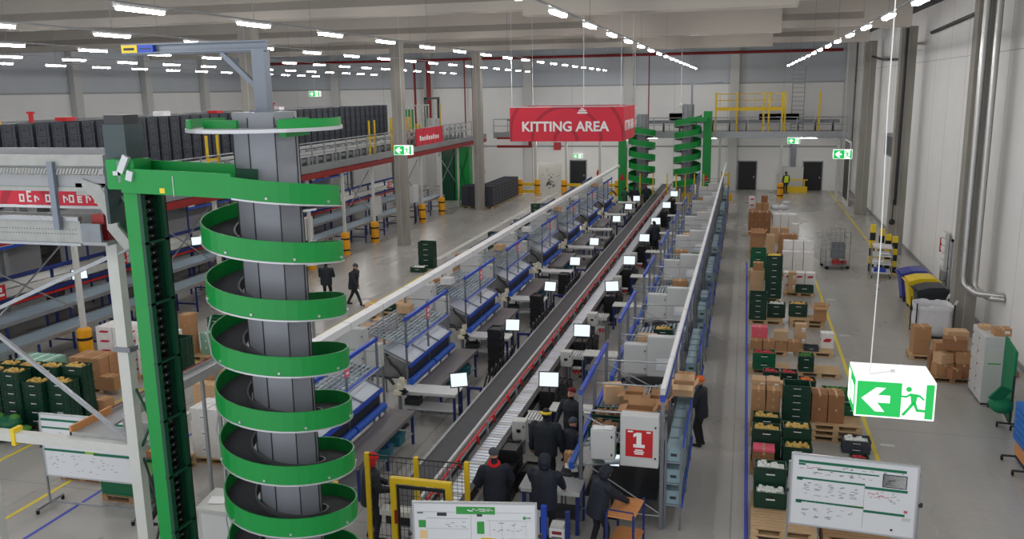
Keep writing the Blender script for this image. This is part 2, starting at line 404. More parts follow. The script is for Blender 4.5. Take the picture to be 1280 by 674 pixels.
def railing(name, label, loc, rz, L, h=1.2, step=1.3, m='galv', group='grey guard rails'):
    t = thing(name, label, 'railing', loc, rz, group)
    MB().tube([(0,0,h),(0,L,h)], .028, m, 6).build('top_rail', t)
    MB().tube([(0,0,h*.55),(0,L,h*.55)], .022, m, 6).build('mid_rail', t)
    n = int(L/step); p = MB().bx(-.025,.025,-.025,.025,0,h,m).mesh('post')
    for i in range(n+1): link('post', p, t, (0, L*i/n, 0))
    return t
railing('guard_rail', 'long galvanised guard rail along the front edge of the left mezzanine', (EX-.03,9,5.0), 0, 58.5)
# roller line on the mezzanine edge
t = thing('mezzanine_conveyor', 'light grey conveyor line running behind the left mezzanine railing', 'conveyor', (EX-1.1,12,5.0))
MB().bx(.22,.28,0,54,.42,.68,'ltgrey').bx(.22,.28,0,54,.86,1.0,'ltgrey').bx(-.75,-.69,0,54,.42,.68,'ltgrey').build('side_plate', t)
MB().bx(-.68,.2,0,54,.5,.6,'roller').build('roller_bed', t)
b = MB()
for i in range(60): b.bx(.14,.2,.1+i*.9,.42+i*.9,.0,.9,'galv')
b.build('support_frame', t)
# yellow guards round the posts
def guard(loc, label, group='yellow column guards', s=1.):
    t = thing('column_guard', label, 'guard', loc, 0, group)
    MB().cyl(0,0,0,1.15*s,.23,'orange',16).cyl(0,0,1.15*s,1.22*s,.23,'orange',16,.17).build('foam_sleeve', t)
    for z in (.22,.82): MB().cyl(0,0,z*s,z*s+.09,.236,'rubber',16).build('strap', t)
    return t
g0 = None
names = {22.9:'beside the white cartons',26.8:'behind the green lift',30.7:'behind the spiral, hidden low',34.6:'left of the two walkers, hidden',38.5:'just left of the two walkers',42.4:'first right of the spiral',46.3:'second right of the spiral',50.2:'behind the grey concrete column',54.1:'first right of the grey concrete column',58.0:'last before the black tote stack'}
for y, nm in names.items():
    lab = 'yellow padded guard around a mezzanine post, '+nm
    if g0 is None: g0 = guard((EX-.2,y,0), lab)
    else: dup(g0, (EX-.2,y,0), 0, lab)

# wall of black totes on the mezzanine: each tote its own object
def tote_mesh(sx, sy, sz, m='tote'):
    b = MB(); t = .02
    b.bx(-sx/2,sx/2,-sy/2,sy/2,0,.03,m)
    b.bx(-sx/2,-sx/2+t,-sy/2,sy/2,.03,sz,m).bx(sx/2-t,sx/2,-sy/2,sy/2,.03,sz,m).bx(-sx/2+t,sx/2-t,-sy/2,-sy/2+t,.03,sz,m).bx(-sx/2+t,sx/2-t,sy/2-t,sy/2,.03,sz,m)
    b.bx(-sx/2-.02,sx/2+.02,-sy/2-.02,sy/2+.02,sz-.06,sz-.03,m)
    for k in (-.33,.33):
        b.bx(sx/2,sx/2+.015,k*sy-.03,k*sy+.03,.03,sz-.06,m)
    b.bx(sx/2,sx/2+.018,-.08,.08,sz*.45,sz*.62,'dark')
    b.bx(-sx/2+.03,sx/2-.03,-sy/2+.03,sy/2-.03,sz-.2,sz-.17,'black')
    return b.mesh('tote')
tm = tote_mesh(.86,.58,.44)
z0 = 5.02; first = None
for i in range(47):
    y = 21.6+.735*i
    for k in range(6):
        if False: continue
        if first is None:
            first = link('tote', tm, None, (-23.9,y,z0+.448*k)); o = first
        else:
            o = first.copy(); COL.objects.link(o); o.location = (-23.9,y,z0+.448*k)
        tag(o, 'black tote, %s from the top in stack number %d of the mezzanine wall' % (nth(6-k), i+1), 'tote', 'black totes stacked on the mezzanine')
b = MB()
for r in range(1,5):
    for i in range(47): b.bx(-24.2-r*.98-.4,-24.2-r*.98+.45,21.3+.735*i,21.88+.735*i,5.02,7.66,'tote')
solo('stored_totes', b, 'rows of black tote stacks standing behind the front stacks on the mezzanine', 'tote', kind='stuff')
# small things on the mezzanine skyline
for i,(y,m,h,l) in enumerate(((23.5,'yellow',.12,'yellow lid'),(25.3,'red',.3,'red marker'),(26.9,'red',.14,'red lid'),(32.4,'paper',.2,'white paper pack'),(36.3,'red',.12,'red tag'),(41.5,'red',.3,'red lamp post'),(42,'paper',.16,'white bundle'))):
    bb = MB().cb(0,0,0,.5 if h<.25 else .12,.5 if h<.25 else .12,h,m)
    if h>.25: bb.cb(0,0,h,.3,.06,.08,m)
    solo('tote_marker', bb, l+' lying on top of the black tote wall, %s from left' % nth(i+1), 'marker', (-23.9,y,7.73), bevel=.01)

# roller conveyors under the mezzanine
def roller_line(label, x, y0, L, w, z, name='roller_conveyor', side='galv', legm='dkblue', bed='lattice', gap=.13):
    t = thing(name, label, 'conveyor', (x,y0,0))
    MB().bx(-w/2-.05,-w/2,0,L,z-.1,z+.03,side).build('side_rail', t); MB().bx(w/2,w/2+.05,0,L,z-.1,z+.03,side).build('side_rail', t)
    b = MB(); n = int(L/gap)
    for i in range(n): b.bx(-w/2+.01,w/2-.01,i*gap+.02,i*gap+.02+gap*.62,z-.05,z+.005,bed)
    o = b.build('roller', t); o['kind'] = 'stuff'
    lm = MB().bx(-w/2-.04,-w/2+.02,-.03,.03,.003,z-.1,legm).bx(w/2-.02,w/2+.04,-.03,.03,.003,z-.1,legm).bx(-w/2,w/2,-.02,.02,.3,.36,legm).mesh('leg_frame')
    k = max(2,int(L/2.6))
    for i in range(k): link('leg_frame', lm, t, (0,.3+(L-.6)*i/(k-1),0))
    return t
roller_line('lower blue-grey roller conveyor at the mezzanine foot behind the yellow guards', -21.55, 13.0, 47, .9, 1.15)
roller_line('upper blue-grey roller conveyor running behind the lower one under the mezzanine', -22.75, 13.0, 47, 1.0, 1.62)
# sorter line behind with white side and blue rails
t = thing('sorter_line', 'white-sided sorter line with blue rails and a red stripe under the mezzanine', 'conveyor', (-24.6,14,0))
MB().bx(-.8,.4,0,44,1.9,2.15,'offwhite').build('white_side', t); MB().bx(.4,.46,0,44,2.5,2.62,'dkblue').bx(.4,.46,0,44,1.72,1.84,'dkblue').build('blue_rail', t)
MB().bx(.4,.45,0,44,1.6,1.68,'red').build('red_stripe', t)
b = MB()
for i in range(16): b.bx(.3,.38,.5+i*2.8,.58+i*2.8,.003,2.6,'dkblue')
b.build('upright', t)
for i,(y,z) in enumerate(((19,3.0),(26.5,3.05),(33,3.0),(40,3.0),(47,3.0),(53,3.))):
    solo('tote_shelf', MB().bx(-1.4,0,-2.7,2.7,0,.05,'steel').bx(-1.4,0,-2.7,2.7,1.1,1.15,'steel').bx(-1.4,0,-2.7,2.7,-1.4,-1.35,'steel').bx(-1.4,-1.35,-2.7,2.7,-2.99,1.3,'grey').bx(0,.05,-2.7,2.7,0,.1,'blue').bx(-.05,0,-2.7,-2.62,-2.99,1.3,'dkblue').bx(-.05,0,2.62,2.7,-2.99,1.3,'dkblue'),
         'dark shelving bay with a blue edge under the mezzanine, %s from left' % nth(i+1), 'shelving', (-26.6,y,z))
    for j in range(5):
        cc = ('tan','ltgrey','orangep','paper','teal')[(i+j)%5]
        solo('stored_tote', MB().cb(0,0,0,.6,.5+.1*(j%3),.3+.06*(j%2),cc), '%s tote on the %s dark shelving bay under the mezzanine, place %d' % (('tan','grey','orange','white','teal')[(i+j)%5], nth(i+1), j+1), 'tote', (-27.1,y-2+j*.95,z+.052+(1.1 if j%2 else 0)), bevel=.02)
# screens, signs and grey control panels along the line
def screen_thing(label, loc, rz, w=.5, h=.36, z=1.5, arm=True, tilt=-.15, name='monitor', group=None):
    t = thing(name, label, 'monitor', loc, rz, group)
    if arm: MB().cyl(0,.06,0,z-.1,.022,'black',8).cb(0,.06,0,.22,.2,.02,'black').beam((0,.06,z-.12),(0,.03,z),.04,.04,'black').build('stand', t)
    c = MB().ob((0,0,z),(w,.04,h),'black',(tilt,0,0)).build('case', t)
    n = Vector((0,-math.cos(tilt),-math.sin(tilt)))*.0225
    MB().ob((n.x,n.y,z+n.z),(w*.9,.004,h*.86),'screen',(tilt,0,0)).build('screen', t)
    return t
for i,(y,rz) in enumerate(((26.0,.9),(21.7,.9),(33.2,.9))):
    screen_thing('lit screen on the line under the mezzanine, %s' % ('by the white post','far left below the grey conveyor','behind the spiral')[i], (-23.3,y,0), rz, .55,.4, 2.25)
for y, lab in ((27.2,'behind the white post'),(38.6,'right behind the spiral'),(47.2,'left of the concrete column'),(53.4,'right of the concrete column')):
    t = thing('line_cabinet', 'tall grey control panel at the mezzanine line, '+lab, 'cabinet', (-20.85,y,0), 0, 'grey control panels at the mezzanine')
    MB().bx(-.05,.05,-.03,.03,.003,1.45,'dark').build('pole', t); o = MB().bx(-.14,.14,-.5,.5,1.45,2.55,'ltgrey').build('body', t, bevel=.015)
    MB().bx(.14,.15,-.46,.46,1.49,2.51,'ltgrey').build('door', t)
for i, y in enumerate((23.2, 29.3, 35.4, 40.9, 57.1)):
    solo('station_placard', MB().bx(0,.02,-.25,.25,0,.5,'red').bx(.02,.024,-.18,.18,.12,.2,'paper').bx(.02,.024,-.1,.1,.26,.42,'paper'),
         'small red placard hanging on the sorter line under the mezzanine, %s from left' % nth(i+1), 'sign', (-24.1,y,1.9))
# red banner on the mezzanine railing, right of the first concrete column
t = thing('red_sign', 'red banner with white lettering tied to the mezzanine railing', 'banner', (EX+.06,55.3,5.0))
MB().bx(-.02,.02,-2.6,2.6,-.05,1.2,'banner').build('sheet', t)
b = MB()
for i in range(9): b.bx(.021,.025,-1.9+i*.42,-1.62+i*.42,.42,.66 if i%3 else .74,'paper')
b.build('faded_lettering', t)
# yellow ladder gate and cage behind the column
for i,(y,l) in enumerate(((30.4,'above the spiral'),(46.0,'left of the concrete column'),(49.2,'behind the concrete column'))):
    t = thing('ladder_gate', 'yellow gate frame on the mezzanine railing '+l, 'gate', (EX-.12,y,5.0))
    for d in (0,.75): MB().bx(-.04,.04,d-.04,d+.04,0,2.,'yellow').build('post', t)
    MB().bx(-.03,.03,0,.75,1.0,1.08,'yellow').bx(-.03,.03,0,.75,.5,.56,'yellow').build('bar', t)
t = thing('machine_cage', 'white caged machine bay with yellow panels on the mezzanine by the red banner', 'machine', (EX-2.2,56.6,5.0))
b = MB()
for i in range(9): b.bx(-.03,.03,i*.6,.06+i*.6,0,2.6,'offwhite')
b.bx(-.03,.03,0,4.9,2.55,2.62,'offwhite'); b.build('cage_post', t)
MB().bx(-1.3,-.4,.5,2.4,0,1.8,'yellow').bx(-1.3,-.5,3.6,4.7,0,1.2,'yellow').build('yellow_panel', t)
MB().bx(-1.2,-.6,2.6,3.4,0,2.3,'green').build('green_unit', t)
# dark gantry frame right of it
t = thing('lift_gantry', 'dark steel gantry frame with a yellow post standing on the mezzanine', 'gantry', (EX-2.9,62.6,5.0))
MB().bx(-.08,.08,0,.16,0,3.1,'slate').bx(-.08,.08,2.9,3.06,0,3.1,'slate').bx(-.08,.08,0,3.06,2.95,3.1,'slate').build('frame', t)
MB().bx(.2,.28,2.6,2.68,0,2.6,'yellow').build('yellow_post', t); MB().bx(-.5,.4,1.,2.,0,1.5,'ltgrey').build('box_unit', t)

# green lift and X frame behind the black tote block
t = thing('lift_tower', 'bright green lift tower behind the black tote block by the mezzanine end', 'lift', (-21.5,66,0))
MB().bx(-.6,.6,-.4,.4,0,4.2,'green').build('casing', t); MB().bx(-1.9,-.7,-.4,.4,0,4.2,'dkgreen').build('dark_casing', t)
b = MB().beam((-.5,-.43,.5),(.5,-.43,3.9),.08,.03,'dkgreen').beam((.5,-.43,.5),(-.5,-.43,3.9),.08,.03,'dkgreen'); b.build('cross_brace', t)

# lamps added out of view to brighten the space under the mezzanine deck
for i in range(9):
    dup(lamp0, (EX-3.1,13.5+6.2*i,4.36), 0, '%s added unseen lamp from the near end under the mezzanine deck' % nth(i+1), 'added lamps under the mezzanine deck')
# block of black totes on pallets on the floor
tb = tote_mesh(.58,.78,.25)
k0 = None; PENDING = []
for ix in range(4):
    for iy in range(9):
        if iy > 1 and ix < 2: continue
        for iz in range(6):
            loc = (-19.9+.62*ix, 61.6+.84*iy, .152+.25*iz)
            if k0 is None: k0 = link('black_tote', tb, None, loc); o = k0
            else: o = k0.copy(); COL.objects.link(o); o.location = loc
            if iz == 0 and ix in (1,3) and iy%2 == 0: PENDING.append((-19.59+.62*(ix-1),62.02+.84*iy,iy//2+1,ix))
            tag(o, 'black tote in the floor block by the far column: layer %d, row %d, file %d' % (iz+1, iy+1, ix+1), 'tote', 'black totes stacked on floor pallets')
# ------------------------------------------------------------------ foreground: green spiral conveyor
def spiral(loc, R, pitch, z_top, turns, a0, label, wcol=.46, inner=.52, guard=.30, seg=40, hand=1, top=None, slats=True, name='spiral_conveyor'):
    t = thing(name, label, 'conveyor', loc)
    n = int(turns*seg)
    def at(i, r, dz): a = a0 + hand*2*PI*i/seg; return (r*math.cos(a), r*math.sin(a), z_top - pitch*i/seg + dz)
    def ribbon(r1, r2, d1, d2, m, mb):       # closed sweep of a rectangle along the helix
        vs = []
        for i in range(n+1): vs += [at(i,r1,d1), at(i,r2,d1), at(i,r2,d2), at(i,r1,d2)]
        fs = [(4*i+k, 4*i+(k+1)%4, 4*i+4+(k+1)%4, 4*i+4+k) for i in range(n) for k in range(4)] + [(3,2,1,0),(4*n,4*n+1,4*n+2,4*n+3)]
        return mb.add(vs, fs, m)
    c = MB(); zc = top or z_top
    k = 8
    for i in range(k):
        a, b_ = 2*PI*i/k, 2*PI*(i+1)/k
        p = [(wcol*math.cos(a),wcol*math.sin(a)),(wcol*math.cos(b_),wcol*math.sin(b_)),((wcol-.05)*math.cos(b_),(wcol-.05)*math.sin(b_)),((wcol-.05)*math.cos(a),(wcol-.05)*math.sin(a))]
        c.prism(p,'z',0,zc,'spcol')
        c.ob((wcol*math.cos(a),wcol*math.sin(a),zc/2),(.02,.014,zc-.1),'dark',(0,0,a))
    c.cyl(0,0,zc,zc+.02,wcol,'spcol',8)
    c.build('column', t)
    ribbon(R-.012, R+.012, 0, guard, 'green', MB()).build('outer_guard', t)
    b = MB(); ribbon(R-.03, R+.022, -.012, .012, 'alu', b)
    for i in range(3, n, seg//6): b.ob(at(i,R+.02,.06),(.03,.03,.03),'alu',(0,0,a0+hand*2*PI*i/seg))
    b.build('guard_rim', t)
    ribbon(inner, inner+.03, -.02, .14, 'slat', MB()).build('inner_rail', t)
    b = MB()
    if slats:                                  # overlapping belt slats
        m2 = int(turns*90)
        for i in range(m2):
            x, a = i*seg/90, a0+hand*2*PI*i/90
            z = z_top-pitch*x/seg
            w1, w2 = 2*PI/90*inner*.5, 2*PI/90*R*.5
            ca, sa = math.cos(a), math.sin(a)
            P = lambda r, w, dz: (r*ca-w*sa, r*sa+w*ca, z+dz)
            b.add([P(inner+.03,-w1*.9,.05),P(R-.015,-w2*.9,.05),P(R-.015,w2*.9,.085),P(inner+.03,w1*.9,.085),P(inner+.03,-w1*.9,.03),P(R-.015,-w2*.9,.03),P(R-.015,w2*.9,.03),P(inner+.03,w1*.9,.03)],
                  [(0,1,2,3),(7,6,5,4),(0,4,5,1),(1,5,6,2),(2,6,7,3),(3,7,4,0)], 'slat')
    ribbon(inner+.02, R-.013, 0, .03, 'slat', b)
    b.build('slat_belt', t)
    b = MB()
    for i in range(0, n, seg//3):
        p = at(i, wcol-.02, -.05); q = at(i, inner+.12, -.03); b.beam(p, q, .1, .03, 'alu')
    b.build('support_bracket', t)
    return t
SX, SY = -6.73, 11.45
sp = spiral((SX,SY,0), 1.0, .83, 7.2, 8.45, -PI/2, 'big green spiral conveyor wound round a grey sheet-clad column beside the bucket lift', top=8.32, wcol=.47, inner=.53)
# straight infeed trough from the lift into the top turn
tr = MB().bx(-1.75,0,-1.012,-.988,.0,.34,'green').bx(-1.75,0,-.99,-.5,0,.03,'slat').bx(-1.75,-.25,-.5,-.48,0,.42,'green').bx(-.25,.1,-.5,-.48,0,.36,'dkgreen')
o = tr.build('infeed_trough', sp, (0,0,7.2)); o.rotation_euler = (0,.035,0)
MB().bx(-.9,-.89,-1.02,-1.012,.02,.3,'alu').bx(-1.12,-1.04,-1.016,-1.012,.06,.13,'binyel').build('joint_strip', sp, (0,0,7.2))
# flat flight at the very top: pale deck ring with green guard pieces
b = MB(); n = 40
vs = []
for i in range(n+1):
    a = 2*PI*i/n
    for r,z in ((.5,0),(1.1,0),(1.1,.05),(.5,.05)): vs.append((r*math.cos(a),r*math.sin(a),z))
b.add(vs, [(4*i+k,4*i+(k+1)%4,4*i+4+(k+1)%4,4*i+4+k) for i in range(n) for k in range(4)], 'alu')
b.build('top_deck', sp, (0,0,8.08))
def arc_wall(r, a0, a1, z0, z1, m, t=.02, n=16):
    vs = []
    for i in range(n+1):
        a = a0+(a1-a0)*i/n
        for rr,z in ((r,z0),(r+t,z0),(r+t,z1),(r,z1)): vs.append((rr*math.cos(a),rr*math.sin(a),z))
    return MB().add(vs, [(4*i+k,4*i+(k+1)%4,4*i+4+(k+1)%4,4*i+4+k) for i in range(n) for k in range(4)]+[(3,2,1,0),(4*n,4*n+1,4*n+2,4*n+3)], m)
arc_wall(1.06, -2.2, -3.6, 8.13, 8.25, 'green').build('top_guard', sp)
arc_wall(1.06, -.9, .5, 8.13, 8.25, 'green').build('top_guard', sp)
MB().bx(-.62,-.1,-.6,-.54,8.13,8.24,'green').build('top_cover', sp)
MB().bx(.5,.6,-.5,.2,8.0,8.25,'green').build('top_cover', sp)

# jib crane on the spiral column
t = thing('jib_crane', 'grey steel jib crane with yellow and blue labels above the green spiral', 'crane', (SX,SY,8.341))
MB().bx(-.1,.1,-.08,.08,0,.86,'jib').bx(-.16,.16,-.14,.14,0,.03,'jib').build('mast', t)
MB().bx(-2.25,.12,-.03,.03,.84,.86,'jib').bx(-2.25,.12,-.08,.08,.86,.88,'jib').bx(-2.25,.12,-.012,.012,.88,.98,'jib').bx(-2.25,.12,-.08,.08,.98,1.,'jib').build('arm', t)
MB().beam((-.62,0,.84),(-.1,0,.36),.07,.07,'jib').build('brace', t)
MB().bx(-2.24,-1.97,-.085,-.012,.875,.985,'binyel').bx(-2.2,-2.02,-.088,-.085,.91,.945,'ink').build('yellow_label', t)
MB().bx(-1.96,-1.7,-.085,-.012,.875,.985,'blue').bx(-1.93,-1.73,-.088,-.085,.915,.94,'dkblue').build('blue_label', t)

# vertical green lift feeding the spiral
t = thing('vertical_lift', 'tall bright green bucket lift with an open black chain side, left of the spiral', 'lift', (-8.72,10.95,0))
MB().bx(.22,.44,-.45,-.36,0,7.42,'green').build('front_panel', t)
MB().bx(.22,.25,-.36,.1,0,7.3,'green').bx(.25,.5,.08,.1,0,7.3,'dkgreen').bx(.44,.5,-.45,-.36,0,7.3,'dkgreen').bx(.44,.5,-.0,.1,0,7.3,'dkgreen').build('rear_panel', t)
b = MB()
for i in range(58): b.bx(.3,.4,-.26,-.06,.06+i*.125,.12+i*.125,'black').bx(.4,.41,-.17,-.15,.08+i*.125,.098+i*.125,'alu').bx(.4,.408,-.24,-.225,.1+i*.125,.11+i*.125,'dkgreen')
b.bx(.27,.3,-.34,.07,0,7.2,'black'); b.build('chain', t)
for z in (1.1,2.0,2.9,3.8,4.7,5.6,6.5): MB().bx(.44,.5,-.46,.1,z,z+.035,'dkgreen').build('cross_strap', t)
MB().bx(.0,.46,-.48,-.1,7.3,7.72,'green').build('head_chute', t)
MB().bx(.12,.46,-.5,-.45,7.5,7.56,'alu').ob((.33,-.52,7.66),(.1,.06,.26),'alu',(0,.5,0)).ob((.42,-.53,7.5),(.1,.04,.14),'alu',(0,.3,0)).bx(.2,.26,-.5,-.47,7.4,7.7,'steel').build('sensor_bracket', t)
MB().bx(-.02,.42,-.36,.08,7.73,8.05,'slate').bx(-.0,.36,-.32,.05,8.05,8.62,'slate').bx(.02,.34,-.3,.03,8.62,8.75,'dark').bx(-.05,.0,-.36,.08,7.2,7.75,'slate').build('motor_housing', t)
for o in COL.objects:
    if o.parent == t and o.name.startswith('motor'): o.location = (-.12,0,-.42)

# grey feed conveyors on the left
t = thing('upper_feed_conveyor', 'upper grey profiled feed conveyor entering the frame at left', 'conveyor', (-12.6,11.2,7.25))
MB().bx(0,3.5,-.32,-.26,.34,.5,'feed').bx(0,3.5,-.34,-.3,.22,.3,'feed').bx(0,3.5,-.3,-.26,0.02,.2,'grey').bx(0,3.5,-.33,-.28,-.04,.02,'feed').bx(0,3.5,.5,.56,0,.55,'grey').bx(0,3.5,-.26,.5,.1,.16,'feed').build('side_frame', t)
b = MB()
for i in range(60): b.ob((.04+i*.057,-.335,.26),(.012,.01,.09),'grey',(0,.5,0))
b.build('chain_rib', t)
MB().bx(2.56,2.66,-.4,-.34,-.62,.4,'jib').build('hanger', t)
MB().prism([(0,.1),(.75,.1),(.75,-.08),(0,-.08)],'y',-.3,.3,'feed').build('end_plate', t, (2.95,0,-.02))
t2 = thing('lower_feed_conveyor', 'lower grey feed conveyor with perforated side ending at the white post', 'conveyor', (-12.6,11.2,6.42))
b = MB().bx(0,2.95,-.3,-.26,0,.34,'feed').bx(0,2.95,-.33,-.25,.34,.4,'galv').bx(0,2.95,-.33,-.25,-.04,.0,'galv').bx(0,2.95,.3,.34,0,.36,'feed').bx(0,2.95,-.26,.3,.12,.18,'grey')
for i in range(52): b.bx(.05+i*.055,.065+i*.055,-.304,-.3,.2,.212,'ink').bx(.05+i*.055,.065+i*.055,-.304,-.3,.13,.142,'ink')
b.build('side_frame', t2)
MB().bx(2.95,3.4,-.3,.3,-.03,.02,'grey').bx(2.95,3.3,-.3,-.26,.02,.3,'steel').build('end_tray', t2)
# banner between the conveyors
t3 = thing('conveyor_banner', 'long red banner with worn white lettering seen between the grey feed conveyors', 'banner', (-12.5,12.9,6.55))
MB().bx(-3,2.3,-.01,.01,.15,.62,'banner').bx(-3,2.35,-.03,.03,.62,.66,'alu').bx(-3,2.35,-.03,.03,.1,.14,'alu').build('sheet', t3)
b = MB()
for i,(a,h) in enumerate(((.35,.14),(.52,.2),(.68,.12),(.92,.14),(1.1,.22),(1.3,.13),(1.42,.14),(1.6,.12),(1.78,.15),(1.95,.13),(2.1,.16))):
    k_ = i % 3; z_, w_ = .2, .11
    b.bx(a-.5,a-.47,-.016,-.01,z_,z_+h,'paper')
    if k_ == 0: b.bx(a-.47,a-.39,-.016,-.01,z_,z_+.03,'paper').bx(a-.47,a-.39,-.016,-.01,z_+h-.03,z_+h,'paper').bx(a-.42,a-.39,-.016,-.01,z_+.03,z_+h-.03,'paper')
    elif k_ == 1: b.bx(a-.47,a-.4,-.016,-.01,z_,z_+.03,'paper').bx(a-.47,a-.41,-.016,-.01,z_+h*.5-.015,z_+h*.5+.015,'paper').bx(a-.47,a-.4,-.016,-.01,z_+h-.03,z_+h,'paper')
    else: b.bx(a-.47,a-.43,-.016,-.01,z_+h*.6,z_+h*.6+.03,'paper').bx(a-.43,a-.4,-.016,-.01,z_+h*.3,z_+h*.63,'paper')
b.build('worn_lettering', t3)
# white support frame
t4 = thing('conveyor_stand', 'white steel support frame with diagonal braces under the grey feed conveyors', 'support frame', (-9.58,11.5,0))
MB().bx(-.1,.1,-.08,.08,.003,6.38,'offwhite').bx(-.14,.14,-.12,.12,6.36,6.4,'ltgrey').build('post', t4)
MB().bx(-3.6,-.1,-.08,.08,2.78,2.94,'offwhite').build('cross_beam', t4)
MB().beam((.02,.08,2.86),(.1,1.3,2.95),.12,.16,'offwhite').build('side_beam', t4)
for p,q in (((-3.,0,4.9),(-.1,0,6.1)),((-3.,.02,5.0),(-.1,.02,2.95))): MB().beam(p,q,.06,.06,'galv').build('brace', t4)
MB().beam((.1,.02,3.9),(.74,-.2,2.9),.03,.03,'dkgreen').beam((.74,-.2,3.9),(.1,.02,2.9),.03,.03,'dkgreen').beam((.1,.02,2.7),(.74,-.2,.9),.03,.03,'dark').beam((.74,-.2,2.6),(.1,.02,.9),.03,.03,'dark').build('green_brace', t4)
MB().bx(-2.45,-2.37,-.1,.1,2.72,3.02,'binyel').build('yellow_clamp', t4); MB().bx(.03,.09,.5,.6,2.78,3.02,'binyel').build('yellow_clamp', t4)
b = MB().bx(-3.15,-3.0,-.08,.08,.003,6.36,'offwhite'); b.build('post', t4)
MB().bx(-.16,.16,-.1,.1,4.55,4.63,'steel').build('clamp', t4)
# green hanging chute between conveyor end and lift
t5 = thing('transfer_chute', 'angled grey and dark green transfer chute between feed conveyor and green lift', 'chute', (-9.5,11.2,6.4))
b = MB().prism([(.0,1.0),(.32,.9),(.55,.5),(.55,.3),(.8,.0),(.62,-.05),(.36,.25),(.36,.45),(.12,.78),(0,.82)],'y',-.34,-.28,'feed'); b.build('side_plate', t5)
MB().prism([(.3,.92),(.36,.92),(.58,.5),(.58,.3),(.82,.0),(.76,-.02),(.53,.3),(.53,.5)],'y',-.28,.25,'dkgreen').build('slide', t5)
MB().tube([(.45,-.31,.95),(.78,-.31,.6),(.92,-.31,.3),(.8,-.31,.02),(.5,-.31,-.12)], .025,'grey',6).build('edge_tube', t5)
MB().bx(-.02,.2,-.2,.2,.3,.45,'dkred').bx(.05,.16,-.1,.1,.0,.3,'dkred').build('red_drive', t5)
# conveyor with a curved end, running back along the belt line
t = thing('curved_conveyor', 'narrow grey conveyor turning a corner on the white frame and running back along the line', 'conveyor', (-10.9,11.62,2.945))
MB().bx(0,.42,0,8.2,0,.03,'grey').bx(.42,1.75,0,.36,0,.03,'grey').build('bed', t)
MB().bx(-.04,0,.95,8.2,-.04,.1,'feed').bx(-.045,-.03,.95,8.2,.06,.12,'dkred').build('outer_rail', t)
MB().bx(-.04,0,-.06,.95,.0,.16,'ply').build('orange_wall', t)
MB().bx(-.04,1.75,-.06,-.02,-.04,.06,'feed').build('front_rail', t)
pts = [(.44,8.2,.07),(.44,.86,.07)]+[(.44+.5-.5*math.cos(q_),.86-.5*math.sin(q_),.07) for q_ in [PI/2*i/9 for i in range(1,10)]]+[(1.75,.36,.07)]
b = MB()
for i in range(len(pts)-1): b.beam(pts[i],pts[i+1],.03,.16,'feed')
b.build('inner_rail', t)
MB().tube([(x,y,.16) for x,y,z in pts],.02,'galv',6).build('inner_rim', t)
p_ = MB().bx(-.03,.03,-.03,.03,.003-2.945,-.0,'grey').mesh('leg')
for y in (3.6,7.9):
    for x in (.03,.39): link('leg', p_, t, (x,y,0))
# grey switch cabinet and table behind the spiral foot
t = thing('switch_cabinet', 'pale grey switch cabinet with papers on its sloped top left of the spiral foot', 'cabinet', (-9.05,13.0,0))
MB().bx(-.36,.36,-.3,.3,.1,1.18,'ltgrey').bx(-.32,.32,-.26,.26,.0,.1,'dark').build('body', t, bevel=.012)
MB().ob((0,0,1.24),(.78,.68,.05),'offwhite',(.14,0,0)).build('top', t); MB().bx(-.3,.3,-.305,-.3,.16,1.1,'white').bx(.22,.26,-.32,-.305,.6,.72,'dark').build('door', t)
MB().ob((-.1,-.05,1.277),(.3,.22,.012),'paper',(.14,0,.2)).build('paper_sheet', t)
t = thing('hose_loop', 'thin pale hose looping beside the left edge of the spiral', 'hose', (SX,SY,0))
MB().tube([(-1.25,.1,5.2),(-1.36,.12,4.9),(-1.3,.1,4.62),(-1.2,.05,4.5)], .014,'ltgrey',6).tube([(-1.2,.05,3.8),(-1.34,.1,3.3),(-1.26,.1,2.95),(-1.18,.05,2.9)],.014,'ltgrey',6).tube([(-1.2,.05,2.9),(-1.3,.1,1.7),(-1.2,.1,1.1),(-1.0,.05,.9),(-1.0,.05,.02)],.014,'ltgrey',6).build('loop', t)

# ------------------------------------------------------------------ whiteboards
def board_marks(b, rects, y):
    for x0,x1,z0,z1,m in rects: b.bx(x0,x1,y,y+.004,z0,z1,m)
def whiteboard(label, loc, rz, W, H, z0, rects, extra=None, feet=True):
    t = thing('whiteboard', label, 'whiteboard', loc, rz)
    MB().bx(-W/2,W/2,-.015,.015,z0,z0+H,'board').build('panel', t)
    e = .03
    MB().bx(-W/2-e,-W/2,-.025,.025,z0-e,z0+H+e,'alu').bx(W/2,W/2+e,-.025,.025,z0-e,z0+H+e,'alu').bx(-W/2,W/2,-.025,.025,z0+H,z0+H+e,'alu').bx(-W/2,W/2,-.025,.025,z0-e,z0,'alu').build('frame', t)
    b = MB(); board_marks(b, rects, -.0195); b.build('printed_chart', t)
    if feet:
        for s in (-1,1):
            MB().bx(s*(W/2+.05)-.02,s*(W/2+.05)+.02,-.02,.02,.1,z0+H*.9,'galv').build('post', t)
            f = MB().bx(s*(W/2+.05)-.025,s*(W/2+.05)+.025,-.38,.38,.08,.13,'galv').build('foot_bar', t)
            w = MB()
            for q in (-.36,.36): w.cyl(s*(W/2+.05),q,.002,.085,.035,'rubber',10)
            w.build('caster', f)
            MB().cyl(s*(W/2+.08),0,z0+H*.45,z0+H*.5,.04,'dark',10).build('pivot_knob', t)
        MB().bx(-W/2-.03,W/2+.03,-.02,.02,.12,.16,'galv').build('cross_bar', t)
    return t
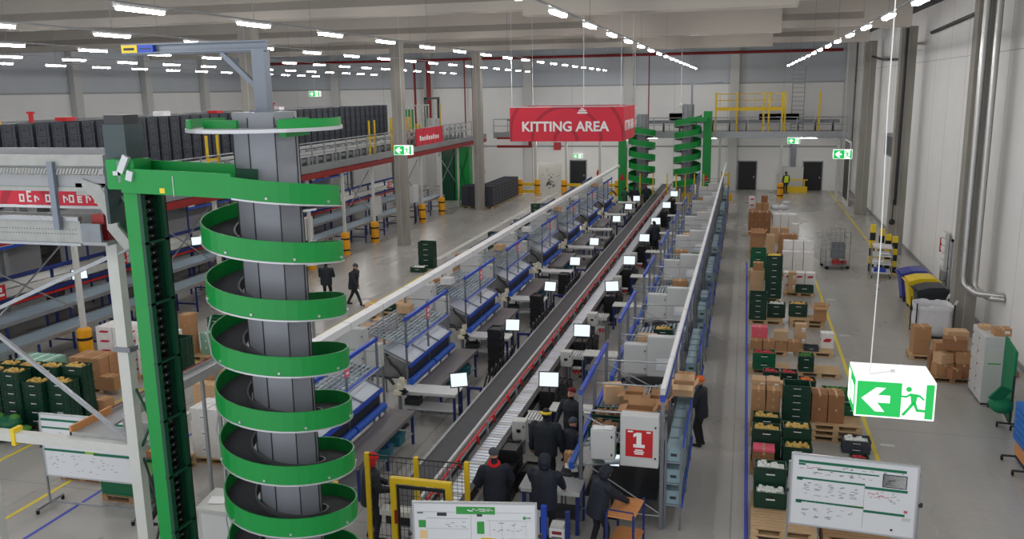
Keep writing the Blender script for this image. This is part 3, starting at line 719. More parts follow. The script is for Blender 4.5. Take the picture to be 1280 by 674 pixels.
def handw(b, x0, x1, z0, z1, n, m='inklt', seed=1, y=-.0195):
    q = random.Random(seed)
    for i in range(n):
        x = q.uniform(x0,x1); z = q.uniform(z0,z1); b.bx(x,x+q.uniform(.02,.07),y,y+.003,z,z+q.uniform(.006,.014),m)
W, H = 2.08, 1.34; Z = .68; G = 'headgreen'
rc = [(-.94,.86,Z+1.2,Z+1.25,G),(-.94,-.82,Z+1.155,Z+1.19,G),(-.62,.42,Z+1.09,Z+1.115,G),(-.94,.2,Z+.885,Z+.92,G),(-.96,-.86,Z+.86,Z+.92,G),(.2,.9,Z+.83,Z+.88,G),(-.94,.2,Z+.44,Z+.475,G),(-.96,-.86,Z+.41,Z+.475,G),(.02,.2,Z+.44,Z+.477,'limegreen'),(.2,.88,Z+.38,Z+.425,G),
      (.48,.88,Z+.9,Z+1.15,'ink'),(.495,.865,Z+.915,Z+1.135,'paper'),(.19,.194,Z+.08,Z+.92,'inklt'),(.84,.98,Z+.3,Z+.36,'offwhite'),(.66,.7,Z+.08,Z+.12,'ink'),(.86,.92,Z+.45,Z+.5,'inkred')]
for i in range(7): rc.append((-.94+.16*i,-.937+.16*i,Z+.08,Z+.88,'paper'))
wb = whiteboard('large whiteboard with green bars and handwritten tables, on wheels beside the pallets', (2.1,15.58,0), -.06, W, H, Z, rc)
b = MB()
for c in range(5): handw(b, -.86+.2*c, -.76+.2*c, Z+.58, Z+.82, 12, 'inklt', c); handw(b, -.86+.2*c, -.78+.2*c, Z+.14, Z+.36, 8 if c<3 else 3, 'inklt', c+20)
handw(b,.24,.6,Z+.66,Z+.8,18,'inkred',7); handw(b,.62,.8,Z+.58,Z+.8,8,'inklt',8); handw(b,-.7,.4,Z+1.0,Z+1.07,24,'inklt',9); handw(b,-.92,-.6,Z+1.08,Z+1.14,9,'inkred',10); handw(b,-.2,.8,Z+1.135,Z+1.18,10,'ink',12); handw(b,.53,.64,Z+.93,Z+1.06,12,'ink',13)
b.build('handwriting', wb)
W, H, Z = 2.0, 1.05, .9
rc = [(-.3,.34,Z+.87,Z+1.0,'sheetgreen'),(-.93,-.81,Z+.62,Z+.75,'sheetgreen'),(-.91,-.79,Z+.42,Z+.57,'peach'),(.04,.16,Z+.52,Z+.74,'sheetgreen'),(.1,.3,Z+.4,Z+.45,'binyel'),(.32,.34,Z+.4,Z+.44,'ink'),(.45,.48,Z+.41,Z+.44,'dkblue'),(.58,.92,Z+.41,Z+.44,'dkblue'),
      (-.95,-.85,Z+.87,Z+.89,'ink'),(-.62,-.46,Z+.83,Z+.89,'ink'),(.04,.13,Z+.83,Z+.87,'ink'),(.8,.85,Z+.79,Z+.84,'sheetgreen'),(.86,.93,Z+.8,Z+.83,'inklt'),(-.95,.95,Z+.25,Z+.31,G),(-.06,-.056,Z+.3,Z+.85,'inklt'),(-.8,-.1,Z+.785,Z+.79,'inklt'),(-.8,-.1,Z+.6,Z+.603,'inklt'),(.2,.95,Z+.76,Z+.763,'inklt'),(-.95,.95,Z+.9,Z+.903,'inklt')]
for i in range(4): rc.append((.25+.2*i,.253+.2*i,Z+.48,Z+.75,'inklt'))
wb = whiteboard('white notice board with a green title strip standing before the yellow gate', (-4.08,12.6,0), .19, W, H, Z, rc)
b = MB(); handw(b,-.24,.28,Z+.92,Z+.96,16,'paper',3,-.0235); handw(b,-.5,-.15,Z+.62,Z+.75,8,'inklt',4); handw(b,.3,.8,Z+.55,Z+.72,12,'inklt',5); b.build('handwriting', wb)
W, H, Z = 2.2, 1.35, .75
rc = [(-1.1,1.0,Z+1.22,Z+1.27,G),(-1.1,-.4,Z+1.05,Z+1.09,G),(-.3,1.1,Z+.98,Z+1.02,G),(-1.15,-.1,Z+.55,Z+.6,G),(-.1,.2,Z+.55,Z+.6,'limegreen'),(.1,1.0,Z+.53,Z+.59,G),(.3,.8,Z+.66,Z+.95,'inklt'),(.32,.78,Z+.68,Z+.93,'paper')]
wb = whiteboard('wide whiteboard on a wheeled stand behind the white conveyor frame at left', (-12.95,14.15,0), .02, W, H, Z, rc)
b = MB(); handw(b,-1.0,.6,Z+.1,Z+.5,40,'inklt',6); handw(b,-1.0,.2,Z+.7,Z+1.,20,'inklt',16); b.build('handwriting', wb)

# ------------------------------------------------------------------ big hanging exit sign
def man(b, x, z, s, m, y0, y1):
    P = lambda pts: b.prism([(x+px*s, z+pz*s) for px,pz in pts],'y',y0,y1,m)
    b.prism([(x+(-.14+.075*math.cos(a))*s, z+(.33+.075*math.sin(a))*s) for a in [2*PI*i/12 for i in range(12)]],'y',y0,y1,m)
    P([(-.1,.22),(.1,.2),(.06,-.05),(-.06,-.08)])
    P([(-.1,.22),(-.06,.16),(-.2,.08),(-.38,.1),(-.38,.15),(-.2,.14)])
    P([(.06,.2),(.16,.18),(.28,.06),(.24,.03),(.14,.12),(.06,.13)])
    P([(.06,-.05),(-.06,-.06),(-.14,-.2),(-.3,-.42),(-.22,-.44),(-.08,-.24)])
    P([(-.04,-.02),(.06,-.04),(.12,-.22),(.4,-.24),(.42,-.31),(.08,-.3)])
def exit_sign(label, loc, rz, W, H, D, group=None, man_right=True, cable=None, off=0):
    t = thing('hanging_exit_sign', label, 'exit sign', loc, rz, group)
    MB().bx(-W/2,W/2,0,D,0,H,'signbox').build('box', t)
    y1, y0 = -.001, -.008
    MB().bx(-W/2+.02*W,W*.08,y0,y1,.04*H,.95*H,'signgreen').build('green_field', t); MB().bx(W*.38,W/2-.02*W,y0,y1,.04*H,.95*H,'signgreen').build('green_field', t)
    MB().bx(W*.08,W*.38,y0,y1,.04*H,.95*H,'signwhite').bx(-W/2,W/2,y0+.003,y1,0,.04*H,'signwhite').bx(-W/2,W/2,y0+.003,y1,.95*H,H,'signwhite').bx(-W/2,-W*.48,y0+.003,y1,0,H,'signwhite').bx(W*.48,W/2,y0+.003,y1,0,H,'signwhite').build('lit_field', t)
    b = MB(); a = [(-.42,.5),(-.24,.8),(-.12,.8),(-.22,.6),(-.06,.6),(-.06,.4),(-.22,.4),(-.12,.16),(-.24,.16)]
    b.prism([(px*W, pz*H) for px,pz in a],'y',y0-.003,y0,'signwhite'); b.build('arrow', t)
    b = MB(); man(b, W*.235, H*.5, H*.92, 'signgreen', y0-.003, y0); b.build('running_man', t)
    MB().bx(-W/2-.007,-W/2-.001,.03*D,.97*D,.04*H,.95*H,'signgreen').bx(-W/2-.01,-W/2-.007,.1*D,.5*D,.25*H,.75*H,'signwhite').bx(-W/2-.01,-W/2-.007,.62*D,.92*D,.1*H,.9*H,'signwhite').build('side_field', t)
    if cable: 
        MB().tube([(off,D*.3,H),(off+.02,D*.3,H+1.5),(off-.01,D*.3,H+3),(off,D*.3,13.28-loc[2])], .007,'paper',5).build('cable', t)
        MB().tube([(off+.01,D*.3,H+.004),(off+.14,D*.4,H+.012),(off+.24,D*.5,H+.01)],.005,'offwhite',5).cyl(off+.26,D*.5,H,H+.03,.025,'white',10).build('power_lead', t)
    return t
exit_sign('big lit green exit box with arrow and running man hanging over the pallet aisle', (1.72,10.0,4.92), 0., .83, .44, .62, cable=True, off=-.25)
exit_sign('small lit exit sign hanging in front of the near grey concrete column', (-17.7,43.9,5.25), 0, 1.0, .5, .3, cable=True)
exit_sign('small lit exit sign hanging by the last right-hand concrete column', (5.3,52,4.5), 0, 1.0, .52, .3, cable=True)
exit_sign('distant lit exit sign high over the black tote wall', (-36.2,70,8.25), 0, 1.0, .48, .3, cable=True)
# ------------------------------------------------------------------ central belt line
t = thing('belt_conveyor', 'long dark belt conveyor running through the middle of the kitting line', 'conveyor', (-6.08,14.2,0))
MB().bx(-.25,.25,0,57.2,.86,.9,'belt').build('belt', t)
MB().bx(-.31,-.25,0,57.2,.72,.93,'grey').build('side_rail', t); MB().bx(.25,.31,0,57.2,.72,.93,'ltgrey').build('side_rail', t)
MB().bx(-.31,.31,-.25,0,.8,.9,'offwhite').build('end_plate', t)
lm = MB().bx(-.29,-.23,-.03,.03,.003,.72,'grey').bx(.23,.29,-.03,.03,.003,.72,'grey').bx(-.29,.29,-.02,.02,.3,.35,'grey').mesh('leg_frame')
for i in range(19): link('leg_frame', lm, t, (0,.3+i*3.05,0))
MB().bx(-.3,.3,0,57.2,.5,.7,'dark').build('underpan', t)
t = thing('red_rail', 'red guide rail with brackets along the right side of the dark belt', 'rail', (-5.53,14.2,0))
MB().tube([(0,0,1.08),(0,57,1.08)], .03, 'redtrim', 8).build('bar', t)
MB().bx(-.16,-.1,0,57,.82,.9,'ltgrey').build('lower_strip', t)
bm_ = MB().bx(-.02,.03,-.03,.03,.92,1.04,'red').cyl(.03,0,.84,.96,.022,'dkred',6).mesh('clip')
for i in range(43): link('clip', bm_, t, (0,.6+i*1.32,0))
pm = MB().bx(.03,.07,-.02,.02,.003,1.16,'galv').mesh('upright')
for i in range(21): link('upright', pm, t, (0,1.2+i*2.66,0))
t = thing('transfer_roller_bed', 'pale narrow roller bed between the red rail and the dark channel', 'conveyor', (-5.24,14.2,0))
b = MB()
for i in range(380): b.bx(-.19,.17,i*.15,.11+i*.15,.78,.84,'clear' if i%5 else 'ltgrey')
o = b.build('roller', t); o['kind'] = 'stuff'
MB().bx(.18,.3,0,57,.66,.88,'black').build('channel', t); 
lm = MB().bx(-.2,-.15,-.02,.02,.003,.78,'grey').bx(.2,.25,-.02,.02,.003,.66,'grey').mesh('leg_frame')
for i in range(18): link('leg_frame', lm, t, (0,.5+i*3.3,0))

LE = [18.85,24.12,29.26,34.4,40.3,46.0,51.9,57.8]        # left racks: far end of each bay
RS = [16.08,21.6,27.2,32.9,38.6,44.5,50.8,58.0]          # right racks: near end of each bay
# ---- left flow rack
def flow_rack_left():
    t = thing('flow_rack', '', 'rack', (-8.5,LE[0],0))
    pm = MB().bx(-.024,.024,-.024,.024,.003,2.8,'steel').mesh('post')
    for x,y in ((0,0),(0,-1.7),(0,-3.35),(-1.35,0),(-1.35,-1.7),(-1.35,-3.35)): link('post', pm, t, (x,y,0))
    MB().bx(-.035,.035,-3.4,.05,2.66,2.75,'blue').build('handle_beam', t)
    MB().bx(-1.42,-1.36,-3.4,.05,2.6,2.76,'dkblue').build('outer_beam', t)
    for y in (0,-3.35): MB().tube([(0,y,2.4),(-1.35,y,2.4)],.018,'galv',6).build('cross_tube', t)
    MB().tube([(0,-3.35,2.6),(-1.35,-3.35,2.0)],.014,'galv',6).build('diagonal_tube', t)
    # upper roller deck, sloping down to the picker
    b = MB(); dz = lambda x: 1.98 - x*.22
    for i in range(12):
        x0 = -1.32+i*.11
        b.add([(x0,-3.3,dz(x0)),(x0+.035,-3.3,dz(x0+.035)),(x0+.035,0,dz(x0+.035)),(x0,0,dz(x0)),(x0,-3.3,dz(x0)-.03),(x0+.035,-3.3,dz(x0+.035)-.03),(x0+.035,0,dz(x0+.035)-.03),(x0,0,dz(x0)-.03)],
              [(0,1,2,3),(7,6,5,4),(0,4,5,1),(1,5,6,2),(2,6,7,3),(3,7,4,0)],'lattice')
    for i in range(15):
        y = -3.25+i*.225; b.beam((-1.33,y,dz(-1.33)-.02),(0,y,dz(0)-.02),.05,.02,'roller')
    b.build('roller_deck', t)
    MB().bx(-.02,.05,-3.38,.03,1.93,2.0,'blue').bx(.05,.056,-3.3,0,1.945,1.985,'ltgrey').build('upper_blue_rail', t)
    # lower milky tray
    b = MB().beam((-.75,-1.66,1.85),(.08,-1.66,1.46),.03,3.3,'clear',(0,1,0)) if False else MB()
    b.add([(-.8,-3.3,1.83),(.1,-3.3,1.44),(.1,0,1.44),(-.8,0,1.83),(-.8,-3.3,1.8),(.1,-3.3,1.41),(.1,0,1.41),(-.8,0,1.8)],[(0,1,2,3),(7,6,5,4),(0,4,5,1),(1,5,6,2),(2,6,7,3),(3,7,4,0)],'clear')
    b.build('lower_tray', t)
    dv = MB().beam((-.8,0,1.86),(.1,0,1.47),.03,.05,'galv').mesh('tray_divider')
    for y in (-3.3,-2.2,-1.1,0): link('tray_divider', dv, t, (0,y,0))
    MB().bx(.06,.13,-3.38,.03,1.38,1.46,'blue').build('lower_blue_rail', t)
    MB().bx(.0,.02,-3.3,0,1.05,1.36,'dark').bx(-1.3,0,-3.3,0,1.02,1.06,'dark').build('dark_lower_deck', t)  # upright dark sheet stands in for the shade in the gap below the tray
    p = MB().tube([(.12,-3.38,1.0),(.12,-1.72,1.0)],.1,'padblue',10).mesh('padded_bar')
    link('padded_bar', p, t); link('padded_bar', p, t, (0,1.74,0))
    MB().bx(.03,.05,-1.85,-1.62,2.32,2.66,'pink').bx(.05,.054,-1.8,-1.67,2.5,2.6,'paper').bx(.05,.054,-1.8,-1.67,2.38,2.44,'paper').build('red_tag', t)
    return t
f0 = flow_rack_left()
LN = ['nearest the spiral'] + ['%s from the spiral' % nth(i) for i in range(2,9)]
f0['label'] = 'blue-railed flow rack with milky trays left of the belt, '+LN[0]; f0['group'] = 'flow racks left of the belt'
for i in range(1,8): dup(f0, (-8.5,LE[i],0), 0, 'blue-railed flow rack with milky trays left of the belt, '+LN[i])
# ---- cabinets on the left line
def cabinet(name, label, loc, w, d, z0, h, group, pole=True, paper=None, holder=None):
    t = thing(name, label, 'cabinet', loc, 0, group)
    MB().bx(-w/2,w/2,-d/2,d/2,z0,z0+h,'ltgrey').build('body', t, bevel=.015)
    MB().bx(-w/2+.03,w/2-.03,-d/2-.012,-d/2,z0+.03,z0+h-.03,'ltgrey').build('door', t)
    b = MB()
    for z in (.2,.8): b.cyl(w/2-.06,-d/2-.02,z0+h*z-.02,z0+h*z+.02,.015,'dark',6)
    b.build('lock', t)
    if pole: MB().bx(-w/2+.02,-w/2+.07,d/2-.05,d/2,.003,z0,'steel').bx(w/2-.07,w/2-.02,d/2-.05,d/2,.003,z0,'steel').build('support_leg', t)
    if holder: MB().bx(-.17,.17,-d/2-.04,-d/2-.013,z0+h*.18,z0+h*.46,'clear').bx(-.13,.13,-d/2-.044,-d/2-.04,z0+h*.3,z0+h*.44,'paper').build('paper_holder', t)
    return t
cb0 = cs0 = None
for i, e in enumerate(LE):
    la = 'large pale grey cabinet at the end of the left flow rack '+LN[i]; ls = 'small pale grey cabinet at the end of the left flow rack '+LN[i]
    if cb0 is None:
        cb0 = cabinet('control_cabinet', la, (-9.75,e+1.3,0), .8,.28,1.6,.98,'large grey cabinets left of the belt')
        cs0 = cabinet('junction_box', ls, (-9.02,e+1.05,0), .4,.24,1.65,.62,'small grey boxes left of the belt')
    else: dup(cb0,(-9.75,e+1.3,0),0,la); dup(cs0,(-9.02,e+1.05,0),0,ls)
# ---- cream bagging arms
def bagger():
    t = thing('taping_machine', '', 'machine', (0,0,0))
    MB().bx(-.16,.16,-.16,.16,.0,.05,'dark').cyl(0,0,.05,.9,.05,'steel',10).build('stand', t)
    MB().bx(-.14,.1,-.1,.1,.88,1.02,'cream').bx(-.06,.1,-.08,.08,1.02,1.2,'cream').bx(.0,.14,-.06,.06,1.18,1.36,'cream').build('body', t, bevel=.03)
    MB().tube([(.1,0,1.42),(-.05,0,1.62),(-.2,0,1.72),(-.3,.02,1.86)],[.045,.05,.05,.03],'black',8).tube([(-.15,.0,1.15),(-.3,.05,1.3),(-.45,.05,1.32)],[.04,.045,.03],'black',8).build('arm', t)
    MB().cyl(.08,.0,1.0,1.04,.1,'black',12).bx(.1,.19,-.13,.13,.92,.97,'black').build('tape_roll', t)
    return t
bg = bagger()
for i, e in enumerate(LE):
    l = 'cream taping machine with black arm beyond the left rack '+LN[i]
    if i == 0: bg.location = (-8.42,e+1.15,0); bg['label'] = l; bg['group'] = 'cream taping machines'
    else: dup(bg, (-8.42,e+1.15,0), 0, l)
# ---- grey side benches
def bench():
    t = thing('side_bench', '', 'bench', (0,0,0))
    MB().bx(-.33,.33,-3.1,.25,.8,.85,'bench').bx(-.34,.34,-3.12,.27,.77,.8,'steel').build('top', t)
    lm = MB().bx(-.03,.03,-.03,.03,.003,.77,'dkblue').mesh('leg')
    for x in (-.28,.28):
        for y in (-3.0,-1.45,.15): link('leg', lm, t, (x,y,0))
    MB().bx(-.3,.3,-3.0,.15,.28,.31,'grey').build('lower_shelf', t)
    return t
bn = bench()
for i, e in enumerate(LE):
    l = 'long grey side bench with blue legs below the left flow rack '+LN[i]
    if i == 0: bn.location = (-7.98,e,0); bn['label'] = l; bn['group'] = 'grey side benches'
    else: dup(bn, (-7.98,e,0), 0, l)
tt = MB().bx(-.26,.26,-.18,.18,0,.02,'teal').bx(-.26,-.24,-.18,.18,.02,.24,'teal').bx(.24,.26,-.18,.18,.02,.24,'teal').bx(-.24,.24,-.18,-.16,.02,.24,'teal').bx(-.24,.24,.16,.18,.02,.24,'teal').bx(-.28,.28,-.2,.2,.22,.25,'teal').mesh('teal_tote')
n_ = 0
for i, e in enumerate(LE[:6]):
    for j in range(2):
        o = link('teal_tote', tt, None, (-7.93,e-.6-j*.75,.312)); n_ += 1
        tag(o, 'teal tote on the lower shelf of the side bench %s, %s one' % (LN[i], ('far','near')[j]), 'tote', 'teal totes under the side benches')
# ---- white packing tables
def ptable():
    t = thing('packing_table', '', 'table', (0,0,0))
    MB().bx(-.8,.8,-.32,.32,.86,.9,'white').bx(-.8,.8,-.34,-.32,.83,.9,'ltgrey').build('top', t)
    lm = MB().bx(-.03,.03,-.03,.03,.003,.86,'dkblue').mesh('leg')
    for x in (-.75,.75):
        for y in (-.28,.28): link('leg', lm, t, (x,y,0))
    MB().bx(-.74,.74,-.28,.28,.4,.43,'ltgrey').build('lower_shelf', t)
    MB().bx(-.74,.74,.29,.31,.12,.16,'grey').bx(-.7,-.3,-.1,.2,.435,.6,'dark').build('rear_rail', t)
    return t
pt = ptable()
LT = [e+1.7 for e in LE]
for i, y in enumerate(LT):
    l = 'white packing table crossing from the left rack to the belt, '+LN[i]
    if i == 0: pt.location = (-7.78,y,0); pt['label'] = l; pt['group'] = 'white packing tables left of the belt'
    else: dup(pt, (-7.78,y,0), 0, l)
MLY = [19.95,25.3,30.8,35.7,40.6,48.1,53.3,57.4]
ml0 = None
for i, y in enumerate(MLY):
    l = 'lit monitor on the left side of the belt, %s from the camera' % nth(i+1)
    if ml0 is None: ml0 = screen_thing(l, (-6.78,y,0), .5, .46,.38, 1.42, tilt=-.35, group='monitors left of the belt')
    else: dup(ml0, (-6.78,y,0), (.1,-.1,.0,-.05,.1,0,.05)[i-1], l)
# ---- black divider flaps beside the belt
def flaps():
    t = thing('divider_flap_rail', '', 'divider', (0,0,0))
    MB().bx(-.02,.02,0,3.6,.55,.6,'dark').build('rail', t)
    fm_ = MB().ob((0,0,.9),(.03,.34,.42),'black',(0,.25,.25)).ob((.03,.1,1.02),(.02,.1,.1),'dark',(0,.25,.25)).mesh('flap')
    for i in range(8): link('flap', fm_, t, (.0,.25+i*.44,0))
    MB().bx(-.03,.03,.0,.06,.003,.56,'dark').bx(-.03,.03,3.5,3.56,.003,.56,'dark').build('leg', t)
    MB().bx(-.42,-.36,-.1,.0,.003,.85,'dkblue').bx(-.36,.0,-.1,-.04,.78,.85,'dkblue').bx(-.06,.0,-.1,-.04,.003,.85,'dkblue').build('blue_bracket', t)
    return t
fl = flaps()
for i, y in enumerate(MLY[:7]):
    l = 'row of black divider flaps along the left belt edge, %s from the camera' % nth(i+1)
    if i == 0: fl.location = (-6.52,y+1.2,0); fl['label'] = l; fl['group'] = 'divider flaps left of the belt'
    else: dup(fl, (-6.52,y+1.2,0), 0, l)
# ---- small stacks of black totes by the monitors
bt = tote_mesh(.38,.56,.24,'black')
def tower(x, y, n, where, z0=.004):
    for k in range(n):
        o = link('parts_tote', bt, None, (x,y,z0+.245*k), rnd.uniform(-.06,.06))
        tag(o, 'black tote, layer %d, %s' % (k+1, where), 'tote', 'black totes beside the packing tables')
tower(-7.17, 24.75, 6, 'left of the belt by the second monitor'); tower(-7.17,30.25,5,'left of the belt by the third monitor')
tower(-7.17,35.2,4,'left of the belt by the fourth monitor')

# ---- cable trays
for x0,x1,y0,y1,wd_,hh,l in ((-9.45,-9.05,15.2,64.8,.26,.17,'long white cable trunking on top of the left flow racks'),(-1.34,-1.3,16.0,68,.09,.12,'long white cable trunking on top of the right flow racks')):
    t = thing('cable_tray_rail', l, 'cable tray', (0,0,0))
    MB().beam((x0,y0,2.9),(x1,y1,2.9),wd_,hh,'paper').build('trunking', t)
    b = MB(); n = 26
    for i in range(n):
        f = i/(n-1); b.bx(x0+(x1-x0)*f-wd_/2-.004,x0+(x1-x0)*f+wd_/2+.004,y0+(y1-y0)*f-.012,y0+(y1-y0)*f+.012,2.9-hh/2,2.904+hh/2,'ltgrey')
    b.build('clip', t)

# ---- right flow racks
def flow_rack_right():
    t = thing('flow_rack', '', 'rack', (-1.34,RS[0],0))
    pm = MB().bx(-.035,.035,-.035,.035,.003,2.82,'steel').mesh('post')
    for x in (0,-1.6):
        for y in (0,1.65,3.3): link('post', pm, t, (x,y,0))
    MB().bx(-1.635,-1.565,-.05,3.4,2.7,2.8,'blue').build('handle_beam', t)
    MB().bx(-.05,.05,-.05,5.2,2.68,2.8,'blue').build('outer_beam', t)
    tb_ = lambda pts, r=.02: MB().tube(pts, r, 'galv', 6)
    for y in (0,3.3):
        tb_([(-1.6,y,2.38),(0,y,2.38)]).build('cross_tube', t); tb_([(-1.6,y,2.3),(0,y,1.55)],.015).build('diagonal_tube', t)
        tb_([(-1.6,y,.28),(0,y,.28)]).build('cross_tube', t)
    tb_([(-1.6,0,1.3),(0,0,.32)],.016).build('diagonal_tube', t); tb_([(-1.6,1.65,2.38),(0,1.65,2.38)]).build('cross_tube', t)
    b = MB(); dz = lambda x: 1.62+ (x+1.6)*.2
    for i in range(14):
        x0 = -1.56+i*.112
        b.beam((x0,0.02,dz(x0)),(x0,3.28,dz(x0)),.035,.03,'lattice')
    for i in range(15): b.beam((-1.58,.05+i*.23,dz(-1.58)-.02),(-.02,.05+i*.23,dz(-.02)-.02),.05,.02,'roller')
    b.build('roller_deck', t)
    MB().bx(-1.66,-1.58,0,3.35,1.66,1.76,'blue').build('blue_rail', t)
    MB().add([(-1.75,0,1.2),(-.2,0,1.42),(-.2,3.3,1.42),(-1.75,3.3,1.2),(-1.75,0,1.17),(-.2,0,1.39),(-.2,3.3,1.39),(-1.75,3.3,1.17)],[(0,1,2,3),(7,6,5,4),(0,4,5,1),(1,5,6,2),(2,6,7,3),(3,7,4,0)],'galv').build('lower_deck', t)
    MB().bx(-1.85,-1.75,0,3.3,1.1,1.25,'padblue').build('padded_bar', t)
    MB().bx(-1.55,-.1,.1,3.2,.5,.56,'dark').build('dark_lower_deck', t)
    return t
fr = flow_rack_right(); fr['group'] = 'flow racks right of the belt'
RN = ['with the number sign'] + ['%s from number sign' % nth(i) for i in range(2,9)]
for i, y in enumerate(RS):
    l = 'blue and steel flow rack right of the belt, '+RN[i]
    if i == 0: fr['label'] = l
    else: dup(fr, (-1.34,y,0), 0, l)
cb1 = cabinet('control_cabinet', 'large grey cabinet carrying a red square sign with number one', (-1.76,RS[0]-.1,0), .74,.26,1.38,1.05,'large grey cabinets right of the belt', pole=False)
MB().bx(-.26,.26,-.153,-.145,1.6,2.15,'red').build('red_sign', cb1)
b = MB()
for i,w_ in enumerate((.15,.2,.17)): b.bx(-w_/2-.0,w_/2,-.157,-.153,1.73-.038*i,1.755-.038*i,'paper')
b.bx(-.22,-.12,-.157,-.153,2.1,2.13,'paper').bx(.14,.22,-.157,-.153,2.1,2.13,'paper').build('caption_bars', cb1)
MB().prism([(-.05,2.1),(.045,2.1),(.045,1.86),(.11,1.86),(.11,1.795),(-.11,1.795),(-.11,1.86),(-.05,1.86),(-.05,2.03),(-.11,2.0),(-.11,2.065)],'y',-.158,-.153,'paper').build('numeral', cb1)

cs1 = cabinet('junction_box', 'smaller grey box with loose papers on top beside the number sign', (-2.48,RS[0]-.05,0), .48,.26,1.44,.62,'small grey boxes right of the belt', pole=False)
MB().ob((0,0,2.07),(.4,.2,.01),'paper',(0,0,.1)).ob((.05,-.02,2.08),(.3,.18,.01),'paper',(0,0,-.2)).build('paper_sheet', cs1)
cbp = csp = None
for i in range(1,8):
    y = RS[i]-.12
    l = 'large grey cabinet with a paper pocket on right rack '+RN[i]; l2 = 'smaller grey box on the right flow rack '+RN[i]
    if cbp is None:
        cbp = cabinet('control_cabinet', l, (-1.8,y,0), .8,.26,1.38,1.05,'large grey cabinets right of the belt', pole=False, holder=True)
        csp = cabinet('junction_box', l2, (-2.5,y,0), .6,.24,1.42,.78,'small grey boxes right of the belt', pole=False)
    else: dup(cbp, (-1.8,y,0), 0, l); dup(csp, (-2.5,y,0), 0, l2)
# ---- outer bin walls on the aisle side
def bin_rack():
    t = thing('bin_rack', '', 'rack', (0,0,0))
    pm = MB().bx(-.02,.02,-.02,.02,.003,2.0,'steel').mesh('post')
    for x in (-.15,.15):
        for y in (0,1.7,3.4): link('post', pm, t, (x,y,0))
    sm_ = MB().bx(-.16,.16,0,3.4,0,.02,'roller').mesh('shelf')
    for z in (.5,.95,1.4): link('shelf', sm_, t, (0,0,z))
    MB().bx(.17,.2,-.05,3.5,1.75,1.84,'blue').bx(.17,.2,-.05,3.5,.5,.58,'blue').build('blue_edge', t)
    return t
br = bin_rack(); bmz = MB(); 
bmz.bx(-.13,.14,-.25,.25,0,.02,'bin').bx(-.13,.14,-.25,-.235,.02,.28,'bin').bx(-.13,.14,.235,.25,.02,.28,'bin').bx(-.13,-.115,-.235,.235,.02,.28,'bin').bx(.125,.14,-.235,.235,.02,.28,'bin').bx(.14,.146,-.18,-.08,.1,.16,'dark').bx(.14,.146,.08,.18,.1,.16,'dark').bx(-.06,.06,-.254,-.25,.1,.16,'dark').bx(-.14,.15,-.262,.262,.25,.27,'bin')
bmm = bmz.mesh('clear_bin'); nb = 0
for i, y in enumerate(RS):
    loc = (-1.12,y+.05,0); l = 'steel bin shelf on the aisle side of right rack '+RN[i]
    if i == 0: br.location = loc; br['label'] = l; br['group'] = 'aisle-side bin shelves'
    else: dup(br, loc, 0, l)
    for j in range(6):
        for k, z in enumerate((.52,.97,1.42)):
            if i > 3 and k == 0: continue
            if (i*7+j*3+k) % 9 == 4: continue
            o = link('storage_bin', bmm, None, (-1.12,loc[1]+.3+j*.56,z+.002))
            tag(o, 'clear grey bin on shelf %d, place %d of aisle rack %s' % (k+1, j+1, RN[i]), 'bin', 'clear bins on the aisle-side shelves')
# ---- right side tables, monitors, control boxes, totes
MRY = [20.3,24.9,31.0,36.0,41.7,47.2,53.9,59.8]
def rtable():
    t = thing('packing_table', '', 'table', (0,0,0))
    MB().bx(-.62,.62,-.3,.3,.86,.9,'offwhite').build('top', t, bevel=.008)
    lm = MB().bx(-.03,.03,-.03,.03,.003,.86,'dkblue').mesh('leg')
    for x in (-.57,.57):
        for y in (-.26,.26): link('leg', lm, t, (x,y,0))
    MB().bx(-.56,.56,-.26,.26,.42,.45,'grey').build('lower_shelf', t)
    return t
rt = rtable(); mr0 = None
for i, y in enumerate(MRY):
    ln = '%s from the camera' % nth(i+1)
    l = 'grey-topped packing table with blue legs right of the belt, '+ln
    if i == 0: rt.location = (-3.8,y-.3,0); rt['label'] = l; rt['group'] = 'packing tables right of the belt'
    else: dup(rt, (-3.8,y-.3,0), 0, l)
    l = 'lit monitor on the right side of the belt, '+ln
    if mr0 is None: mr0 = screen_thing(l, (-4.52,y,0), .1, .52,.4, 1.48, tilt=-.3, group='monitors right of the belt')
    else: dup(mr0, (-4.52,y,0), (.05,.35,.0,-.1,.2,.05,0)[i-1], l)
    tower(-4.7, y+.75, 4, 'right of the belt behind monitor '+nth(i+1)); 
    tower(-4.7, y+1.42, 4 if i < 6 else 3, 'right of the belt, second stack behind monitor '+nth(i+1))
    if i < 7: tower(-4.7, y+2.1, 3, 'right of the belt, third stack behind monitor '+nth(i+1)); tower(-4.7, y+2.75, 2, 'right of the belt, fourth stack behind monitor '+nth(i+1))
def ctrl():
    t = thing('control_box', '', 'control box', (0,0,0))
    MB().bx(-.16,.16,-.14,.14,.7,1.15,'offwhite').build('case', t, bevel=.015); MB().cyl(.0,-.15,.9,.96,.05,'black',10).bx(.1,.13,-.15,-.14,1.0,1.05,'dark').build('button', t)
    MB().bx(-.04,.04,-.04,.04,.003,.7,'steel').bx(-.12,.12,-.12,.12,.003,.02,'steel').build('stand', t)
    MB().bx(.18,.42,-.1,.1,.62,.66,'alu').bx(.24,.3,-.11,-.1,.5,.62,'red').bx(.34,.4,-.11,-.1,.5,.62,'red').build('red_handle', t)
    return t
ct = ctrl()
for i, y in enumerate((18.35,23.85,28.35,34.3,39.5)):
    l = 'pale control box with red handles right of the red rail, %s from the camera' % nth(i+1)
    if i == 0: ct.location = (-4.78,y,0); ct['label'] = l; ct['group'] = 'control boxes right of the red rail'
    else: dup(ct, (-4.78,y,0), 0, l)
